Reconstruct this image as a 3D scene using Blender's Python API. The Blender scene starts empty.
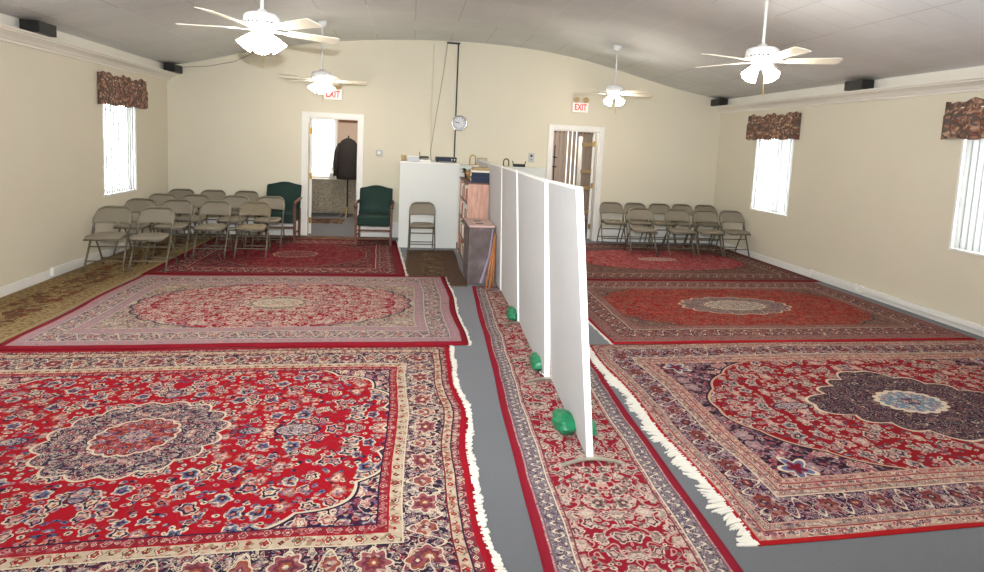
import bpy, bmesh, math, random
from mathutils import Vector, Matrix
from math import pi, sin, cos, radians as R
random.seed(11)
C = bpy.context.scene.collection
sc = bpy.context.scene

# ------------------------------------------------------------------ helpers
def lin(c):
    return tuple(((x / 255) / 12.92 if x / 255 <= .04045 else ((x / 255 + .055) / 1.055) ** 2.4) for x in c)

def link(name, bm, mat=None, parent=None, loc=(0, 0, 0), rz=0, smooth=False):
    me = bpy.data.meshes.new(name)
    bm.normal_update()
    bm.to_mesh(me); bm.free()
    if mat:
        for m_ in (mat if isinstance(mat, (list, tuple)) else [mat]):
            me.materials.append(m_)
    if smooth:
        for p in me.polygons:
            p.use_smooth = True
    o = bpy.data.objects.new(name, me); C.objects.link(o)
    o.location = loc; o.rotation_euler = (0, 0, rz)
    if parent: o.parent = parent
    return o

def tag(o, label, cat, group=None):
    o['label'] = label; o['category'] = cat
    if group: o['group'] = group
    return o

def thing(name, label, cat, loc=(0, 0, 0), rz=0, group=None):
    o = bpy.data.objects.new(name, None); C.objects.link(o)
    o.empty_display_size = .1
    o.location = loc; o.rotation_euler = (0, 0, rz)
    return tag(o, label, cat, group)

def struct(name, bm, mat, parent=None, **k):
    o = link(name, bm, mat, parent, **k)
    if parent is None: o['kind'] = 'structure'
    return o

def dup(root, loc, rz=0, label=None, group=None):
    def cp(o, par):
        c = o.copy(); C.objects.link(c)
        if par: c.parent = par
        for ch in [x for x in KIDS.get(o.name, [])]:
            cp(ch, c)
        return c
    KIDS.clear()
    for o in bpy.data.objects:
        if o.parent: KIDS.setdefault(o.parent.name, []).append(o)
    r = cp(root, None)
    r.location = loc; r.rotation_euler = (0, 0, rz)
    if label: r['label'] = label
    if group: r['group'] = group
    return r
KIDS = {}

def box(bm, x0, x1, y0, y1, z0, z1, M=None, bev=0):
    vs = [bm.verts.new((x, y, z)) for z in (z0, z1) for y in (y0, y1) for x in (x0, x1)]
    fs = [bm.faces.new([vs[i] for i in f]) for f in
          ((0, 2, 3, 1), (4, 5, 7, 6), (0, 1, 5, 4), (2, 6, 7, 3), (0, 4, 6, 2), (1, 3, 7, 5))]
    if bev:
        es = list({e for f in fs for e in f.edges})
        r = bmesh.ops.bevel(bm, geom=es, offset=bev, segments=2, affect='EDGES', profile=.5)
        vs = list({v for f in r['faces'] for v in f.verts} | {v for v in vs if v.is_valid})
    if M is not None:
        for v in vs: v.co = M @ v.co
    return bm

def nb(): return bmesh.new()

def tube(bm, pts, r, n=8, closed=False, taper=None):
    pts = [Vector(p) for p in pts]
    rings = []
    N = len(pts)
    prev = None
    for i, p in enumerate(pts):
        if closed: t = pts[(i + 1) % N] - pts[i - 1]
        elif i == 0: t = pts[1] - pts[0]
        elif i == N - 1: t = pts[-1] - pts[-2]
        else: t = (pts[i + 1] - p).normalized() + (p - pts[i - 1]).normalized()
        t.normalize()
        if prev is None:
            a = Vector((0, 0, 1)) if abs(t.z) < .9 else Vector((1, 0, 0))
            u = t.cross(a).normalized()
        else:
            u = (prev - t * prev.dot(t)).normalized()
        prev = u
        w = t.cross(u)
        rr = r if taper is None else r * taper[i]
        rings.append([bm.verts.new(p + (u * cos(2 * pi * k / n) + w * sin(2 * pi * k / n)) * rr) for k in range(n)])
    for i in range(N if closed else N - 1):
        a, b = rings[i], rings[(i + 1) % N]
        for k in range(n):
            bm.faces.new((a[k], a[(k + 1) % n], b[(k + 1) % n], b[k]))
    if not closed:
        bm.faces.new(rings[0][::-1]); bm.faces.new(rings[-1])
    return bm

def lathe(bm, prof, c=(0, 0, 0), n=24, M=None, caps=True):
    rings = []
    c = Vector(c)
    for r, z in prof:
        ring = []
        for k in range(n):
            v = Vector((r * cos(2 * pi * k / n), r * sin(2 * pi * k / n), z))
            if M is not None: v = M @ v
            ring.append(bm.verts.new(v + c))
        rings.append(ring)
    for a, b in zip(rings, rings[1:]):
        for k in range(n):
            bm.faces.new((a[k], a[(k + 1) % n], b[(k + 1) % n], b[k]))
    if caps:
        if prof[0][0] > 1e-6: bm.faces.new(rings[0][::-1])
        if prof[-1][0] > 1e-6: bm.faces.new(rings[-1])
    return bm

def prism(bm, poly, axis, a, b):
    """polygon in the two other axes extruded along axis from a to b"""
    def mk(p, t):
        if axis == 'x': return (t, p[0], p[1])
        if axis == 'y': return (p[0], t, p[1])
        return (p[0], p[1], t)
    A = [bm.verts.new(mk(p, a)) for p in poly]; B = [bm.verts.new(mk(p, b)) for p in poly]
    bm.faces.new(A); bm.faces.new(B[::-1])
    n = len(poly)
    for i in range(n):
        bm.faces.new((A[i], B[i], B[(i + 1) % n], A[(i + 1) % n]))
    return bm

def fixn(bm):
    bmesh.ops.recalc_face_normals(bm, faces=bm.faces); return bm

# ------------------------------------------------------------------ node DSL
class G:
    """tiny expression layer over shader nodes"""
    def __init__(s, name):
        s.mat = bpy.data.materials.new(name); s.mat.use_nodes = True
        s.nt = s.mat.node_tree; s.n = s.nt.nodes; s.l = s.nt.links
        s.n.clear()
        s.out = s.n.new('ShaderNodeOutputMaterial')
        s.bs = s.n.new('ShaderNodeBsdfPrincipled')
        s.l.new(s.bs.outputs[0], s.out.inputs[0])
    def set(s, sock, v):
        if isinstance(v, V): s.l.new(v.s, sock)
        elif isinstance(v, (tuple, list)):
            sock.default_value = tuple(v) + ((1,) if len(v) == 3 and sock.type == 'RGBA' else ())
        else: sock.default_value = v
    def m(s, op, a, b=None, c=None):
        n = s.n.new('ShaderNodeMath'); n.operation = op
        for i, x in enumerate((a, b, c)):
            if x is not None: s.set(n.inputs[i], x)
        return V(s, n.outputs[0])
    def mix(s, f, a, b):
        n = s.n.new('ShaderNodeMix'); n.data_type = 'RGBA'
        s.set(n.inputs[0], f); s.set(n.inputs[6], a); s.set(n.inputs[7], b)
        return V(s, n.outputs[2])
    def comb(s, x, y, z=0):
        n = s.n.new('ShaderNodeCombineXYZ')
        for i, v in enumerate((x, y, z)): s.set(n.inputs[i], v)
        return V(s, n.outputs[0])
    def sep(s, v):
        n = s.n.new('ShaderNodeSeparateXYZ'); s.set(n.inputs[0], v)
        return [V(s, o) for o in n.outputs]
    def coord(s, kind='Object'):
        n = s.n.new('ShaderNodeTexCoord'); return V(s, n.outputs[kind])
    def noise(s, v, scale=5, detail=2, rough=.5):
        n = s.n.new('ShaderNodeTexNoise'); s.set(n.inputs['Vector'], v)
        n.inputs['Scale'].default_value = scale; n.inputs['Detail'].default_value = detail
        n.inputs['Roughness'].default_value = rough
        return V(s, n.outputs[0])
    def voro(s, v, scale, rnd=1):
        n = s.n.new('ShaderNodeTexVoronoi'); n.voronoi_dimensions = '2D'
        s.set(n.inputs['Vector'], v); n.inputs['Scale'].default_value = scale
        n.inputs['Randomness'].default_value = rnd
        return V(s, n.outputs['Distance']), V(s, n.outputs['Color']), V(s, n.outputs['Position'])
    def ramp(s, f, stops, const=True):
        n = s.n.new('ShaderNodeValToRGB'); cr = n.color_ramp
        cr.interpolation = 'CONSTANT' if const else 'LINEAR'
        while len(cr.elements) < len(stops): cr.elements.new(.5)
        for e, (p, c) in zip(cr.elements, stops): e.position = p; e.color = tuple(c) + (1,)
        s.set(n.inputs[0], f)
        return V(s, n.outputs[0])
    def bump(s, h, strength=.3, dist=.01):
        n = s.n.new('ShaderNodeBump'); n.inputs['Strength'].default_value = strength
        n.inputs['Distance'].default_value = dist; s.set(n.inputs['Height'], h)
        s.l.new(n.outputs[0], s.bs.inputs['Normal'])
    def fin(s, col, rough=.6, metal=0, spec=.5, sheen=0, **k):
        s.set(s.bs.inputs['Base Color'], col); s.set(s.bs.inputs['Roughness'], rough)
        s.bs.inputs['Metallic'].default_value = metal
        s.bs.inputs['Specular IOR Level'].default_value = spec
        s.bs.inputs['Sheen Weight'].default_value = sheen
        return s.mat
class V:
    def __init__(s, g, k): s.g = g; s.s = k
    def __add__(a, b): return a.g.m('ADD', a, b)
    def __sub__(a, b): return a.g.m('SUBTRACT', a, b)
    def __rsub__(a, b): return a.g.m('SUBTRACT', b, a)
    def __mul__(a, b): return a.g.m('MULTIPLY', a, b)
    def __truediv__(a, b): return a.g.m('DIVIDE', a, b)
    def __lt__(a, b): return a.g.m('LESS_THAN', a, b)
    def __gt__(a, b): return a.g.m('GREATER_THAN', a, b)
    def __pow__(a, b): return a.g.m('POWER', a, b)
    __radd__ = __add__; __rmul__ = __mul__
    def abs(a): return a.g.m('ABSOLUTE', a)

def plain(name, c, rough=.6, metal=0, spec=.4, var=.06, vs=30, bump=0, sheen=0, emit=None, est=0):
    g = G(name); c = lin(c)
    n = g.noise(g.coord(), vs, 3)
    col = g.mix(n, tuple(x * (1 - var) for x in c), tuple(min(1, x * (1 + var)) for x in c))
    if bump: g.bump(g.noise(g.coord(), vs * 4, 2), bump, .004)
    m = g.fin(col, rough, metal, spec, sheen)
    if emit:
        g.bs.inputs['Emission Color'].default_value = lin(emit) + (1,)
        g.bs.inputs['Emission Strength'].default_value = est
    return m

def wood(name, c1, c2, scale=6, ax='z', rough=.45):
    g = G(name)
    x, y, z = g.sep(g.coord())
    st = {'x': (1, 10, 10), 'y': (10, 1, 10), 'z': (10, 10, 1)}[ax]
    n = g.noise(g.comb(x * st[0], y * st[1], z * st[2]), scale, 4, .6)
    return g.fin(g.ramp(n, [(.3, lin(c1)), (.7, lin(c2))], False), rough)

# ------------------------------------------------------------------ materials
def wallpaint():
    g = G('wall_paint')
    n = g.noise(g.coord(), 1.3, 4)
    c = lin((214, 208, 189))
    col = g.mix(n, tuple(x * .95 for x in c), tuple(x * 1.03 for x in c))
    g.bump(g.noise(g.coord(), 90, 2), .15, .003)
    return g.fin(col, .7, spec=.25)
def ceilmat():
    g = G('ceiling_tile')
    x, y, z = g.sep(g.coord())
    row = g.m('FLOOR', y / .305)
    off = g.m('MODULO', row.abs(), 2) * .305
    fx = g.m('PINGPONG', x + off, .305); fy = g.m('PINGPONG', y, .1525)
    fx2 = g.m('PINGPONG', x, .305)
    rn = g.noise(g.comb(g.m('FLOOR', (x + off) / .61), row, 0), 7.3, 0)
    line = g.m('MAXIMUM', fx2 < .007, fy < .0035)
    strong = g.noise(g.comb(x * .6, y * .35, 3), 1.1, 1) > .5
    base = lin((241, 245, 250))
    col = g.mix(rn, tuple(v * .93 for v in base), tuple(v * 1.05 for v in base))
    streak = g.noise(g.comb(x * 2, y * 22, 0), 3, 3)
    col = g.mix(streak * .25, col, lin((206, 204, 200)))
    dark = g.mix(strong, lin((190, 190, 188)), lin((252, 252, 252)))
    col = g.mix(line * .5, col, dark)
    g.bump(line, -.4, .004)
    return g.fin(col, .8, spec=.2)
def carpet(name, c):
    g = G(name); c = lin(c)
    n = g.noise(g.coord(), 260, 2); n2 = g.noise(g.coord(), 4, 3)
    col = g.mix(n, tuple(v * .6 for v in c), tuple(v * 1.35 for v in c))
    col = g.mix(n2 * .35, col, tuple(v * .8 for v in c))
    g.bump(n, .6, .004)
    return g.fin(col, .95, spec=.05, sheen=.2)
M = {}
M['wall'] = wallpaint(); M['ceil'] = ceilmat(); M['carpet'] = carpet('grey_carpet', (94, 95, 98))
M['white'] = plain('white_paint', (236, 234, 226), .4, var=.02)
M['cab'] = plain('cabinet_paint', (214, 217, 212), .5, var=.02)
M['trim'] = plain('white_trim', (232, 231, 226), .35, var=.02)
M['crown'] = plain('crown_paint', (226, 222, 212), .45, var=.03)
M['partition'] = plain('partition_fabric', (186, 187, 186), .8, var=.03, vs=12, bump=.15)
M['pedge'] = plain('partition_edge_trim', (240, 240, 236), .4, var=.02)
M['steel'] = plain('brushed_steel', (168, 164, 150), .4, .7, var=.15)
M['chairmetal'] = plain('taupe_metal', (104, 98, 84), .4, .3, var=.08)
M['fabric'] = plain('taupe_vinyl', (128, 120, 105), .6, var=.12, vs=60, bump=.25)
M['fabric_dk'] = plain('speckled_fabric', (120, 110, 90), .8, var=.45, vs=45, bump=.2)
M['green'] = plain('green_upholstery', (15, 44, 38), .8, var=.12, vs=20)
M['cherry'] = wood('cherry_wood', (70, 40, 28), (112, 68, 46))
M['orangewood'] = wood('orange_wood', (150, 88, 44), (196, 128, 74))
M['pinkwood'] = wood('pinkish_wood_panel', (158, 112, 92), (200, 158, 138), 4)
M['blk'] = plain('black_plastic', (26, 26, 27), .45, var=.15)
M['spkgrill'] = plain('speaker_grille', (62, 62, 60), .8, var=.3, vs=200)
M['brass'] = plain('brass', (176, 140, 70), .3, 1)
M['bag'] = plain('green_plastic', (28, 112, 74), .3, var=.3, vs=14, bump=.5)
M['grey'] = plain('grey_plastic', (178, 180, 182), .4)
M['chrome'] = plain('chrome', (200, 202, 204), .15, 1, var=.03)
M['fanwhite'] = plain('fan_enamel', (218, 219, 217), .3, var=.02)
M['blade'] = plain('fan_blade_laminate', (220, 214, 196), .4, var=.04)
M['red'] = plain('exit_red', (226, 40, 40), .5, emit=(226, 30, 30), est=.6)
M['signface'] = plain('exit_sign_face', (248, 226, 218), .5, emit=(255, 220, 212), est=.35)
M['paper'] = plain('paper_pages', (226, 218, 200), .8, var=.15, vs=80)
M['navy'] = plain('navy_cloth', (30, 40, 62), .7)
M['tan'] = plain('tan_cloth', (176, 152, 112), .8)
M['coat'] = plain('dark_coat', (40, 34, 32), .9, var=.2)
M['wicker'] = plain('wicker', (150, 112, 66), .8, var=.4, vs=60, bump=.8)
M['rug_fringe'] = plain('cotton_fringe', (208, 203, 192), .9, var=.12)
M['room_wall'] = plain('far_room_wall', (200, 176, 158), .8, var=.04)

def shade_mat():
    g = G('lit_glass_shade')
    g.fin(lin((255, 246, 226)), .3)
    g.bs.inputs['Emission Color'].default_value = lin((255, 244, 226)) + (1,)
    g.bs.inputs['Emission Strength'].default_value = 54
    return g.mat
M['shade'] = shade_mat()

def glass():
    m = bpy.data.materials.new('window_glass'); m.use_nodes = True
    n = m.node_tree.nodes; n.clear(); l = m.node_tree.links
    o = n.new('ShaderNodeOutputMaterial'); mx = n.new('ShaderNodeMixShader')
    t = n.new('ShaderNodeBsdfTransparent'); gl = n.new('ShaderNodeBsdfGlossy'); gl.inputs['Roughness'].default_value = .02
    mx.inputs[0].default_value = .06
    l.new(t.outputs[0], mx.inputs[1]); l.new(gl.outputs[0], mx.inputs[2]); l.new(mx.outputs[0], o.inputs[0])
    return m
M['glass'] = glass()
def slatmat():
    m = bpy.data.materials.new('blind_vinyl'); m.use_nodes = True
    n = m.node_tree.nodes; n.clear(); l = m.node_tree.links
    o = n.new('ShaderNodeOutputMaterial'); mx = n.new('ShaderNodeMixShader')
    t = n.new('ShaderNodeBsdfTranslucent'); d = n.new('ShaderNodeBsdfDiffuse')
    nz = n.new('ShaderNodeTexNoise'); nz.inputs['Scale'].default_value = 9
    cr = n.new('ShaderNodeValToRGB'); cr.color_ramp.elements[0].color = (.82, .84, .83, 1); cr.color_ramp.elements[1].color = (.9, .91, .89, 1)
    l.new(nz.outputs[0], cr.inputs[0])
    l.new(cr.outputs[0], d.inputs[0]); t.inputs[0].default_value = (.46, .47, .46, 1)
    mx.inputs[0].default_value = .45
    l.new(t.outputs[0], mx.inputs[1]); l.new(d.outputs[0], mx.inputs[2]); l.new(mx.outputs[0], o.inputs[0])
    return m
M['slat'] = slatmat()
def valmat():
    g = G('floral_valance_fabric')
    c = g.coord()
    x, y, z = g.sep(c)
    d, col, p = g.voro(g.comb(x + y, z * .8), 48)
    r, gg, b = g.sep(col)
    a = g.ramp(r, [(0, lin((70, 56, 50))), (.3, lin((150, 108, 88))), (.5, lin((96, 78, 66))), (.65, lin((176, 146, 120))), (.8, lin((112, 58, 52))), (.92, lin((66, 66, 74)))])
    n = g.noise(c, 40, 3)
    a = g.mix(n * .5, a, lin((120, 98, 82)))
    return g.fin(a, .9)
M['valance'] = valmat()
def sheetmat():
    g = G('leaf_print_cloth')
    x, y, z = g.sep(g.coord())
    n = g.noise(g.comb(x, z, 0), 9, 1)
    v = ((g.m('PINGPONG', n * 9, .5)) < .17)
    return g.fin(g.mix(v, lin((196, 188, 170)), lin((150, 142, 122))), .9)
M['sheet'] = sheetmat()
def brownrug(name, cols, seed):
    g = G(name)
    x, y, z = g.sep(g.coord('UV'))
    d, col, p = g.voro(g.comb(x + seed, y), 13)
    r, gg, b = g.sep(col)
    a = g.ramp(r, [(0, lin(cols[0])), (.3, lin(cols[1])), (.6, lin(cols[2])), (.82, lin(cols[3]))])
    n = g.noise(g.comb(x, y, seed), 18, 3)
    a = g.mix((n > .52) * .8, a, lin(cols[2]))
    n2 = g.noise(g.comb(x, y, seed + 4), 5, 2)
    a = g.mix((g.m('PINGPONG', n2 * 8, .5) < .1) * .7, a, lin(cols[3]))
    return g, a, x, y

# ------------------------------------------------------------------ persian rug shader
CREAM = (216, 198, 172); PINK = (196, 132, 128); NAVY = (34, 30, 56); RED = (164, 14, 30); WINE = (112, 24, 38)
ROSE = (170, 84, 92); BLUE = (96, 106, 140); OLIVE = (122, 108, 66); ORANGE = (176, 84, 44); MAUVE = (156, 136, 142)
def rugmat(name, S):
    g = G(name)
    hx, hy = S['h']
    u, v, _ = g.sep(g.coord('UV'))
    wob = g.noise(g.comb(u, v, 1.7), 3, 1)
    u = u + (wob - .5) * .03; v = v + (wob - .5) * .02
    u0, v0 = u, v
    ax, ay = u.abs(), v.abs()
    dx, dy = hx - ax, hy - ay
    d = g.m('MINIMUM', dx, dy)
    isx = dx < dy
    s = g.m('ADD', isx * ay, (1 - isx) * ax)
    def L(c): return c if isinstance(c, V) else lin(c)
    w1 = g.noise(g.comb(ax, ay, 5.1), 11, 1) - .5; w2 = g.noise(g.comb(ax, ay, 8.3), 11, 1) - .5
    wax, way = ax + w1 * .05, ay + w2 * .05
    md_, mc_, mp_ = g.voro(g.comb(ax + 2.3, ay * 1.3), S.get('ms', 52))
    m1, m2, m3 = g.sep(mc_)
    def masks(sc_, seed, fl=.36, petals=5):
        ax, ay = wax, way
        P = g.comb(ax + seed, ay + seed * .7)
        dist, col, pos = g.voro(P, sc_, .85)
        px, py, _ = g.sep(pos)
        rx = px - (ax + seed); ry = py - (ay + seed * .7)
        r1, r2, r3 = g.sep(col)
        ang = g.m('ARCTAN2', ry, rx)
        rr = dist / (1 + .17 * g.m('COSINE', ang * petals + r3 * 6))
        size = fl * (.65 + .55 * r1)
        q = rr / size
        # leaves
        ld, lc, lp = g.voro(g.comb(ax * 1.0 + seed + ay * .4, ay * 1.5 + seed - ax * .3), sc_ * 2.1, 1)
        l1, l2, l3 = g.sep(lc)
        n = g.noise(g.comb(ax, ay, seed), sc_ * .75, 1)
        vine = g.m('PINGPONG', n * 7, .5)
        return dict(q=q, r2=r2, r3=r3, leaf=ld, l1=l1, l2=l2, vine=vine)
    def paint(bg, K, pal, vine=None, vw=.06, leafsize=.3, leafd=.72, fd=1.0, mot=None):
        c = L(bg)
        mot = S.get('mot', .55) if mot is None else mot
        mcol = g.ramp(m2, [(0, L(pal[0])), (.25, L(pal[4])), (.5, L(pal[1])), (.75, L(pal[3]))])
        if vine is not None: c = g.mix(K['vine'] < vw, c, L(vine))
        lf = (K['leaf'] < leafsize) * (K['l1'] < leafd)
        c = g.mix(lf, c, g.ramp(K['l2'], [(0, L(pal[0])), (.3, L(pal[1])), (.6, L(pal[2])), (.85, L(pal[3]))]))
        c = g.mix((K['leaf'] < leafsize * .4) * (K['l1'] < leafd), c, L(pal[4]))
        on = K['r3'] < fd
        q = K['q']
        c = g.mix((q < 1) * on, c, g.ramp(K['r2'], [(0, L(pal[0])), (.5, L(pal[5])), (.75, L(pal[0]))]))
        c = g.mix((q < .78) * on, c, g.ramp(K['r2'], [(0, L(pal[4])), (.25, L(pal[2])), (.5, L(pal[1])), (.75, L(pal[3]))]))
        c = g.mix((q < .5) * on, c, g.ramp(K['r2'], [(0, L(pal[1])), (.4, L(pal[0])), (.7, L(pal[4]))]))
        c = g.mix((q < .22) * on, c, L(pal[5]))
        inm = g.m('MAXIMUM', (q < 1.05) * on, g.m('MAXIMUM', lf, busy(bg)))
        c = g.mix((m1 < .42) * inm * mot, c, mcol)
        c = g.mix((g.m('PINGPONG', g.noise(g.comb(wax, way, 4.4), sc2, 1) * 6, .5) < .055) * inm * .8, c, L(pal[4]))
        return c
    sc2 = S.get('bs', 15) * 1.5
    def busy(bg): return 0.0 if bg == S['red'] else 1.0
    def rosette(c, period, tc, R_, pal, phase=0, n=8):
        sp = g.m('PINGPONG', s + phase, period / 2)
        t = d - tc + w1 * .03; sp = sp + w2 * .03
        r = g.m('SQRT', sp * sp + t * t)
        an = g.m('ARCTAN2', t, sp)
        q = r / (1 + .16 * g.m('COSINE', an * n)) / R_
        for k, cc in ((1, pal[0]), (.88, pal[1]), (.6, pal[2]), (.36, pal[3]), (.16, pal[4])):
            c = g.mix(q < k, c, L(cc))
        c = g.mix((m1 < .38) * (q < .9) * .55, c, g.ramp(m3, [(0, L(pal[0])), (.4, L(pal[2])), (.7, lin((70, 50, 66)))]))
        return c
    A = masks(S.get('fs', 7), 3.1)
    B = masks(S.get('bs', 15), 7.7)
    pf = S['pal']
    # main field
    sp_ = paint(S['sp'], A, S.get('palsp', pf), S.get('vsp', CREAM), .07, .36)
    c = sp_
    if 'fld' in S:
        a, b, p = S['fld']
        phi = g.m('ARCTAN2', ay / b, ax / a)
        lob = g.m('ABSOLUTE', g.m('SINE', phi * S.get('lobes', 9)))
        e = ((ax / a) ** p + (ay / b) ** p) ** (1 / p) - lob * S.get('lobe', .05)
        f = paint(S['red'], A, pf, S.get('vine', CREAM), S.get('vw', .045), S.get('leafsize', .3), S.get('leafd', .72))
        c = g.mix(e < 1.0, c, L(NAVY)); c = g.mix(e < .99, c, L(S.get('outline', CREAM)))
        c = g.mix(e < .978, c, f)
    else:
        c = paint(S['red'], A, pf, S.get('vine', CREAM), S.get('vw', .05), S.get('leafsize', .3), S.get('leafd', .72))
    if 'spbit' in S:   # curled ornament in the corner of the spandrel
        bx, by, br = S['spbit']
        X = ax - bx; Y = ay - by
        r = g.m('SQRT', X * X + Y * Y); an = g.m('ARCTAN2', Y, X)
        q = r / (1 + .35 * g.m('COSINE', an * 5)) / br
        c = g.mix(q < 1, c, L(CREAM)); c = g.mix(q < .78, c, L(BLUE)); c = g.mix(q < .5, c, L(WINE))
    if 'med' in S:
        a, b = S['med'][:2]
        phi = g.m('ARCTAN2', ay / b, ax / a)
        lob = g.m('ABSOLUTE', g.m('SINE', phi * 8)) * S.get('medlobe', .1)
        pw = S.get('medp', 2)
        e = ((ax / a) ** pw + (ay / b) ** pw) ** (1 / pw) - lob
        md = paint(S['medc'], B, S.get('palmed', pf), CREAM, .07, .36, .85)
        c = g.mix(e < 1.0, c, L(CREAM)); c = g.mix(e < .965, c, md)
        if 'inner' in S:
            a2, b2, ic = S['inner']; it = S.get('it', .95)
            e2 = g.m('SQRT', (ax / a2) ** 2 + (ay / b2) ** 2) - lob * .8
            c = g.mix(e2 < 1.02, c, L(S.get('innerline', CREAM))); c = g.mix(e2 < it, c, paint(ic, B, S.get('palin', pf), None, .05, .33, .8))
            c = g.mix(e2 < .30, c, paint(S.get('core', MAUVE), B, [CREAM, BLUE, NAVY, PINK, NAVY, CREAM], None))
        for (cx_, cy_, pa, pb) in S.get('pend', []):
            q = g.m('SQRT', ((ax - cx_) / pa) ** 2 + ((ay - cy_) / pb) ** 2)
            c = g.mix(q < 1, c, L(NAVY)); c = g.mix(q < .88, c, paint(MAUVE, B, [CREAM, BLUE, NAVY, PINK, NAVY, CREAM], None))
    # borders, inside -> outside
    for bd in sorted(S['bands'], key=lambda b: -b[1]):
        kind, w = bd[0], bd[1]; o = bd[2]
        if kind == 'solid': lay = L(o)
        elif kind == 'guard':
            per, cen, rad, pal = bd[3], bd[4], bd[5], bd[6]
            lay = rosette(L(o), per, cen, rad, pal, n=5)
            lay = rosette(lay, per, cen, rad * .6, [pal[1], pal[0], pal[2], pal[3], pal[4]], per / 2, 4)
            lay = g.mix((m1 < .30) * .6, lay, g.ramp(m2, [(0, L(pal[1])), (.35, L(pal[2])), (.7, L(pal[3]))]))
            lay = g.mix(d > (w - .008), lay, L(bd[7] if len(bd) > 7 else NAVY))
        elif kind == 'main':
            per, cen, half, pal, rp = bd[3], bd[4], bd[5], bd[6], bd[7]
            lay = paint(o, B, pal, CREAM, .07, .38, .9, .6)
            wv = g.m('COSINE', s * (4 * pi / per)) * half * .8
            lay = g.mix((d - cen - wv).abs() < .007, lay, L(CREAM))
            lay = rosette(lay, per, cen, half * .68, rp, 0, 7)
            lay = rosette(lay, per, cen, half * .46, [rp[0], rp[3], rp[1], rp[2], rp[4]], per / 2, 5)
            lay = g.mix(d > (w - .007), lay, L(CREAM))
        c = g.mix(d < w, c, lay)
    fine = g.noise(g.comb(u, v, 0), 330, 1)
    big = g.noise(g.comb(u, v, 9), 2.2, 3)
    tint = S.get('tint')
    if tint: c = g.mix(tint[1], c, L(tint[0]))
    c = g.mix(fine * .40, c, lin((36, 22, 28)))
    c = g.mix(big * .2, c, lin((70, 34, 38)))
    g.bump(fine, .5, .004)
    return g.fin(c, .9, spec=.06, sheen=0)

def rugmesh(name, label, cx, cy, hx, hy, mat, thk=.009, rz=0, nx=90, ny=50, wave=None, z0=.0005, edge=None, shear=0):
    """a slab with a wavy outline; the UV keeps the woven pattern's own metres"""
    bm = nb(); uvl = bm.loops.layers.uv.new('UVMap')
    U = {}
    def pt(i, j, top):
        u = -hx + 2 * hx * i / nx; v = -hy + 2 * hy * j / ny
        x, y = u, v
        if wave:
            a, b = wave(u, v); x += a; y += b
        x += shear * v
        z = z0
        if top:
            e = min(i, nx - i, j, ny - j)
            z = thk * (.55 if e == 0 else 1) + .0015 * sin(u * 3.1 + v * 2.3) * (0 if e == 0 else 1)
        vv = bm.verts.new((x, y, z)); U[vv] = (u, v); return vv
    T = [[pt(i, j, 1) for j in range(ny + 1)] for i in range(nx + 1)]
    for i in range(nx):
        for j in range(ny):
            bm.faces.new((T[i][j], T[i + 1][j], T[i + 1][j + 1], T[i][j + 1]))
    ring = [(i, 0) for i in range(nx)] + [(nx, j) for j in range(ny)] + [(i, ny) for i in range(nx, 0, -1)] + [(0, j) for j in range(ny, 0, -1)]
    Bt = [pt(i, j, 0) for i, j in ring]
    for k, (i, j) in enumerate(ring):
        i2, j2 = ring[(k + 1) % len(ring)]
        bm.faces.new((T[i][j], Bt[k], Bt[(k + 1) % len(ring)], T[i2][j2]))
    bm.faces.new(Bt[::-1])
    for f in bm.faces:
        for l in f.loops: l[uvl].uv = U[l.vert]
    o = link(name, bm, mat, None, (cx, cy, 0), rz, smooth=True)
    tag(o, label, 'rug')
    return o

def fringe(parent, hx, hy, side, length, wave=None, n=260, seed=1, shear=0, rag=.5):
    """bundles of cotton strands along one end of a rug, in the rug's own frame"""
    rnd = random.Random(seed); bm = nb()
    for k in range(n):
        v = -hy + 2 * hy * (k + rnd.random() * .8) / n
        u = side * hx; x, y = u, v
        if wave:
            a, b = wave(u, v); x += a; y += b
        x += shear * v
        clump = .75 + rag * .5 * sin(v * 19 + seed) + rag * .4 * sin(v * 53 + 2 * seed)
        Ls = length * max(.3, clump) * (.75 + .5 * rnd.random())
        w = 2 * hy / n * 1.25
        sk = rnd.uniform(-.012, .012) - .3 * length * sin(v * 11)
        z1 = .004 + .003 * rnd.random()
        P = [(x - side * .012, y - w / 2), (x - side * .012, y + w / 2), (x + side * Ls * .6, y + w / 2 + sk * .5), (x + side * Ls, y + w * .35 + sk),
             (x + side * Ls, y - w * .35 + sk), (x + side * Ls * .6, y - w / 2 + sk * .5)]
        a = [bm.verts.new((p[0], p[1], z1)) for p in P]; b = [bm.verts.new((p[0], p[1], .0005)) for p in P]
        bm.faces.new(a if side < 0 else a)
        bm.faces.new(b[::-1])
        for i in range(6): bm.faces.new((a[i], b[i], b[(i + 1) % 6], a[(i + 1) % 6]))
    fixn(bm)
    f = link('fringe', bm, M['rug_fringe'], parent)
    f['kind'] = 'stuff'; f['label'] = 'white cotton fringe'
    return f

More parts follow.
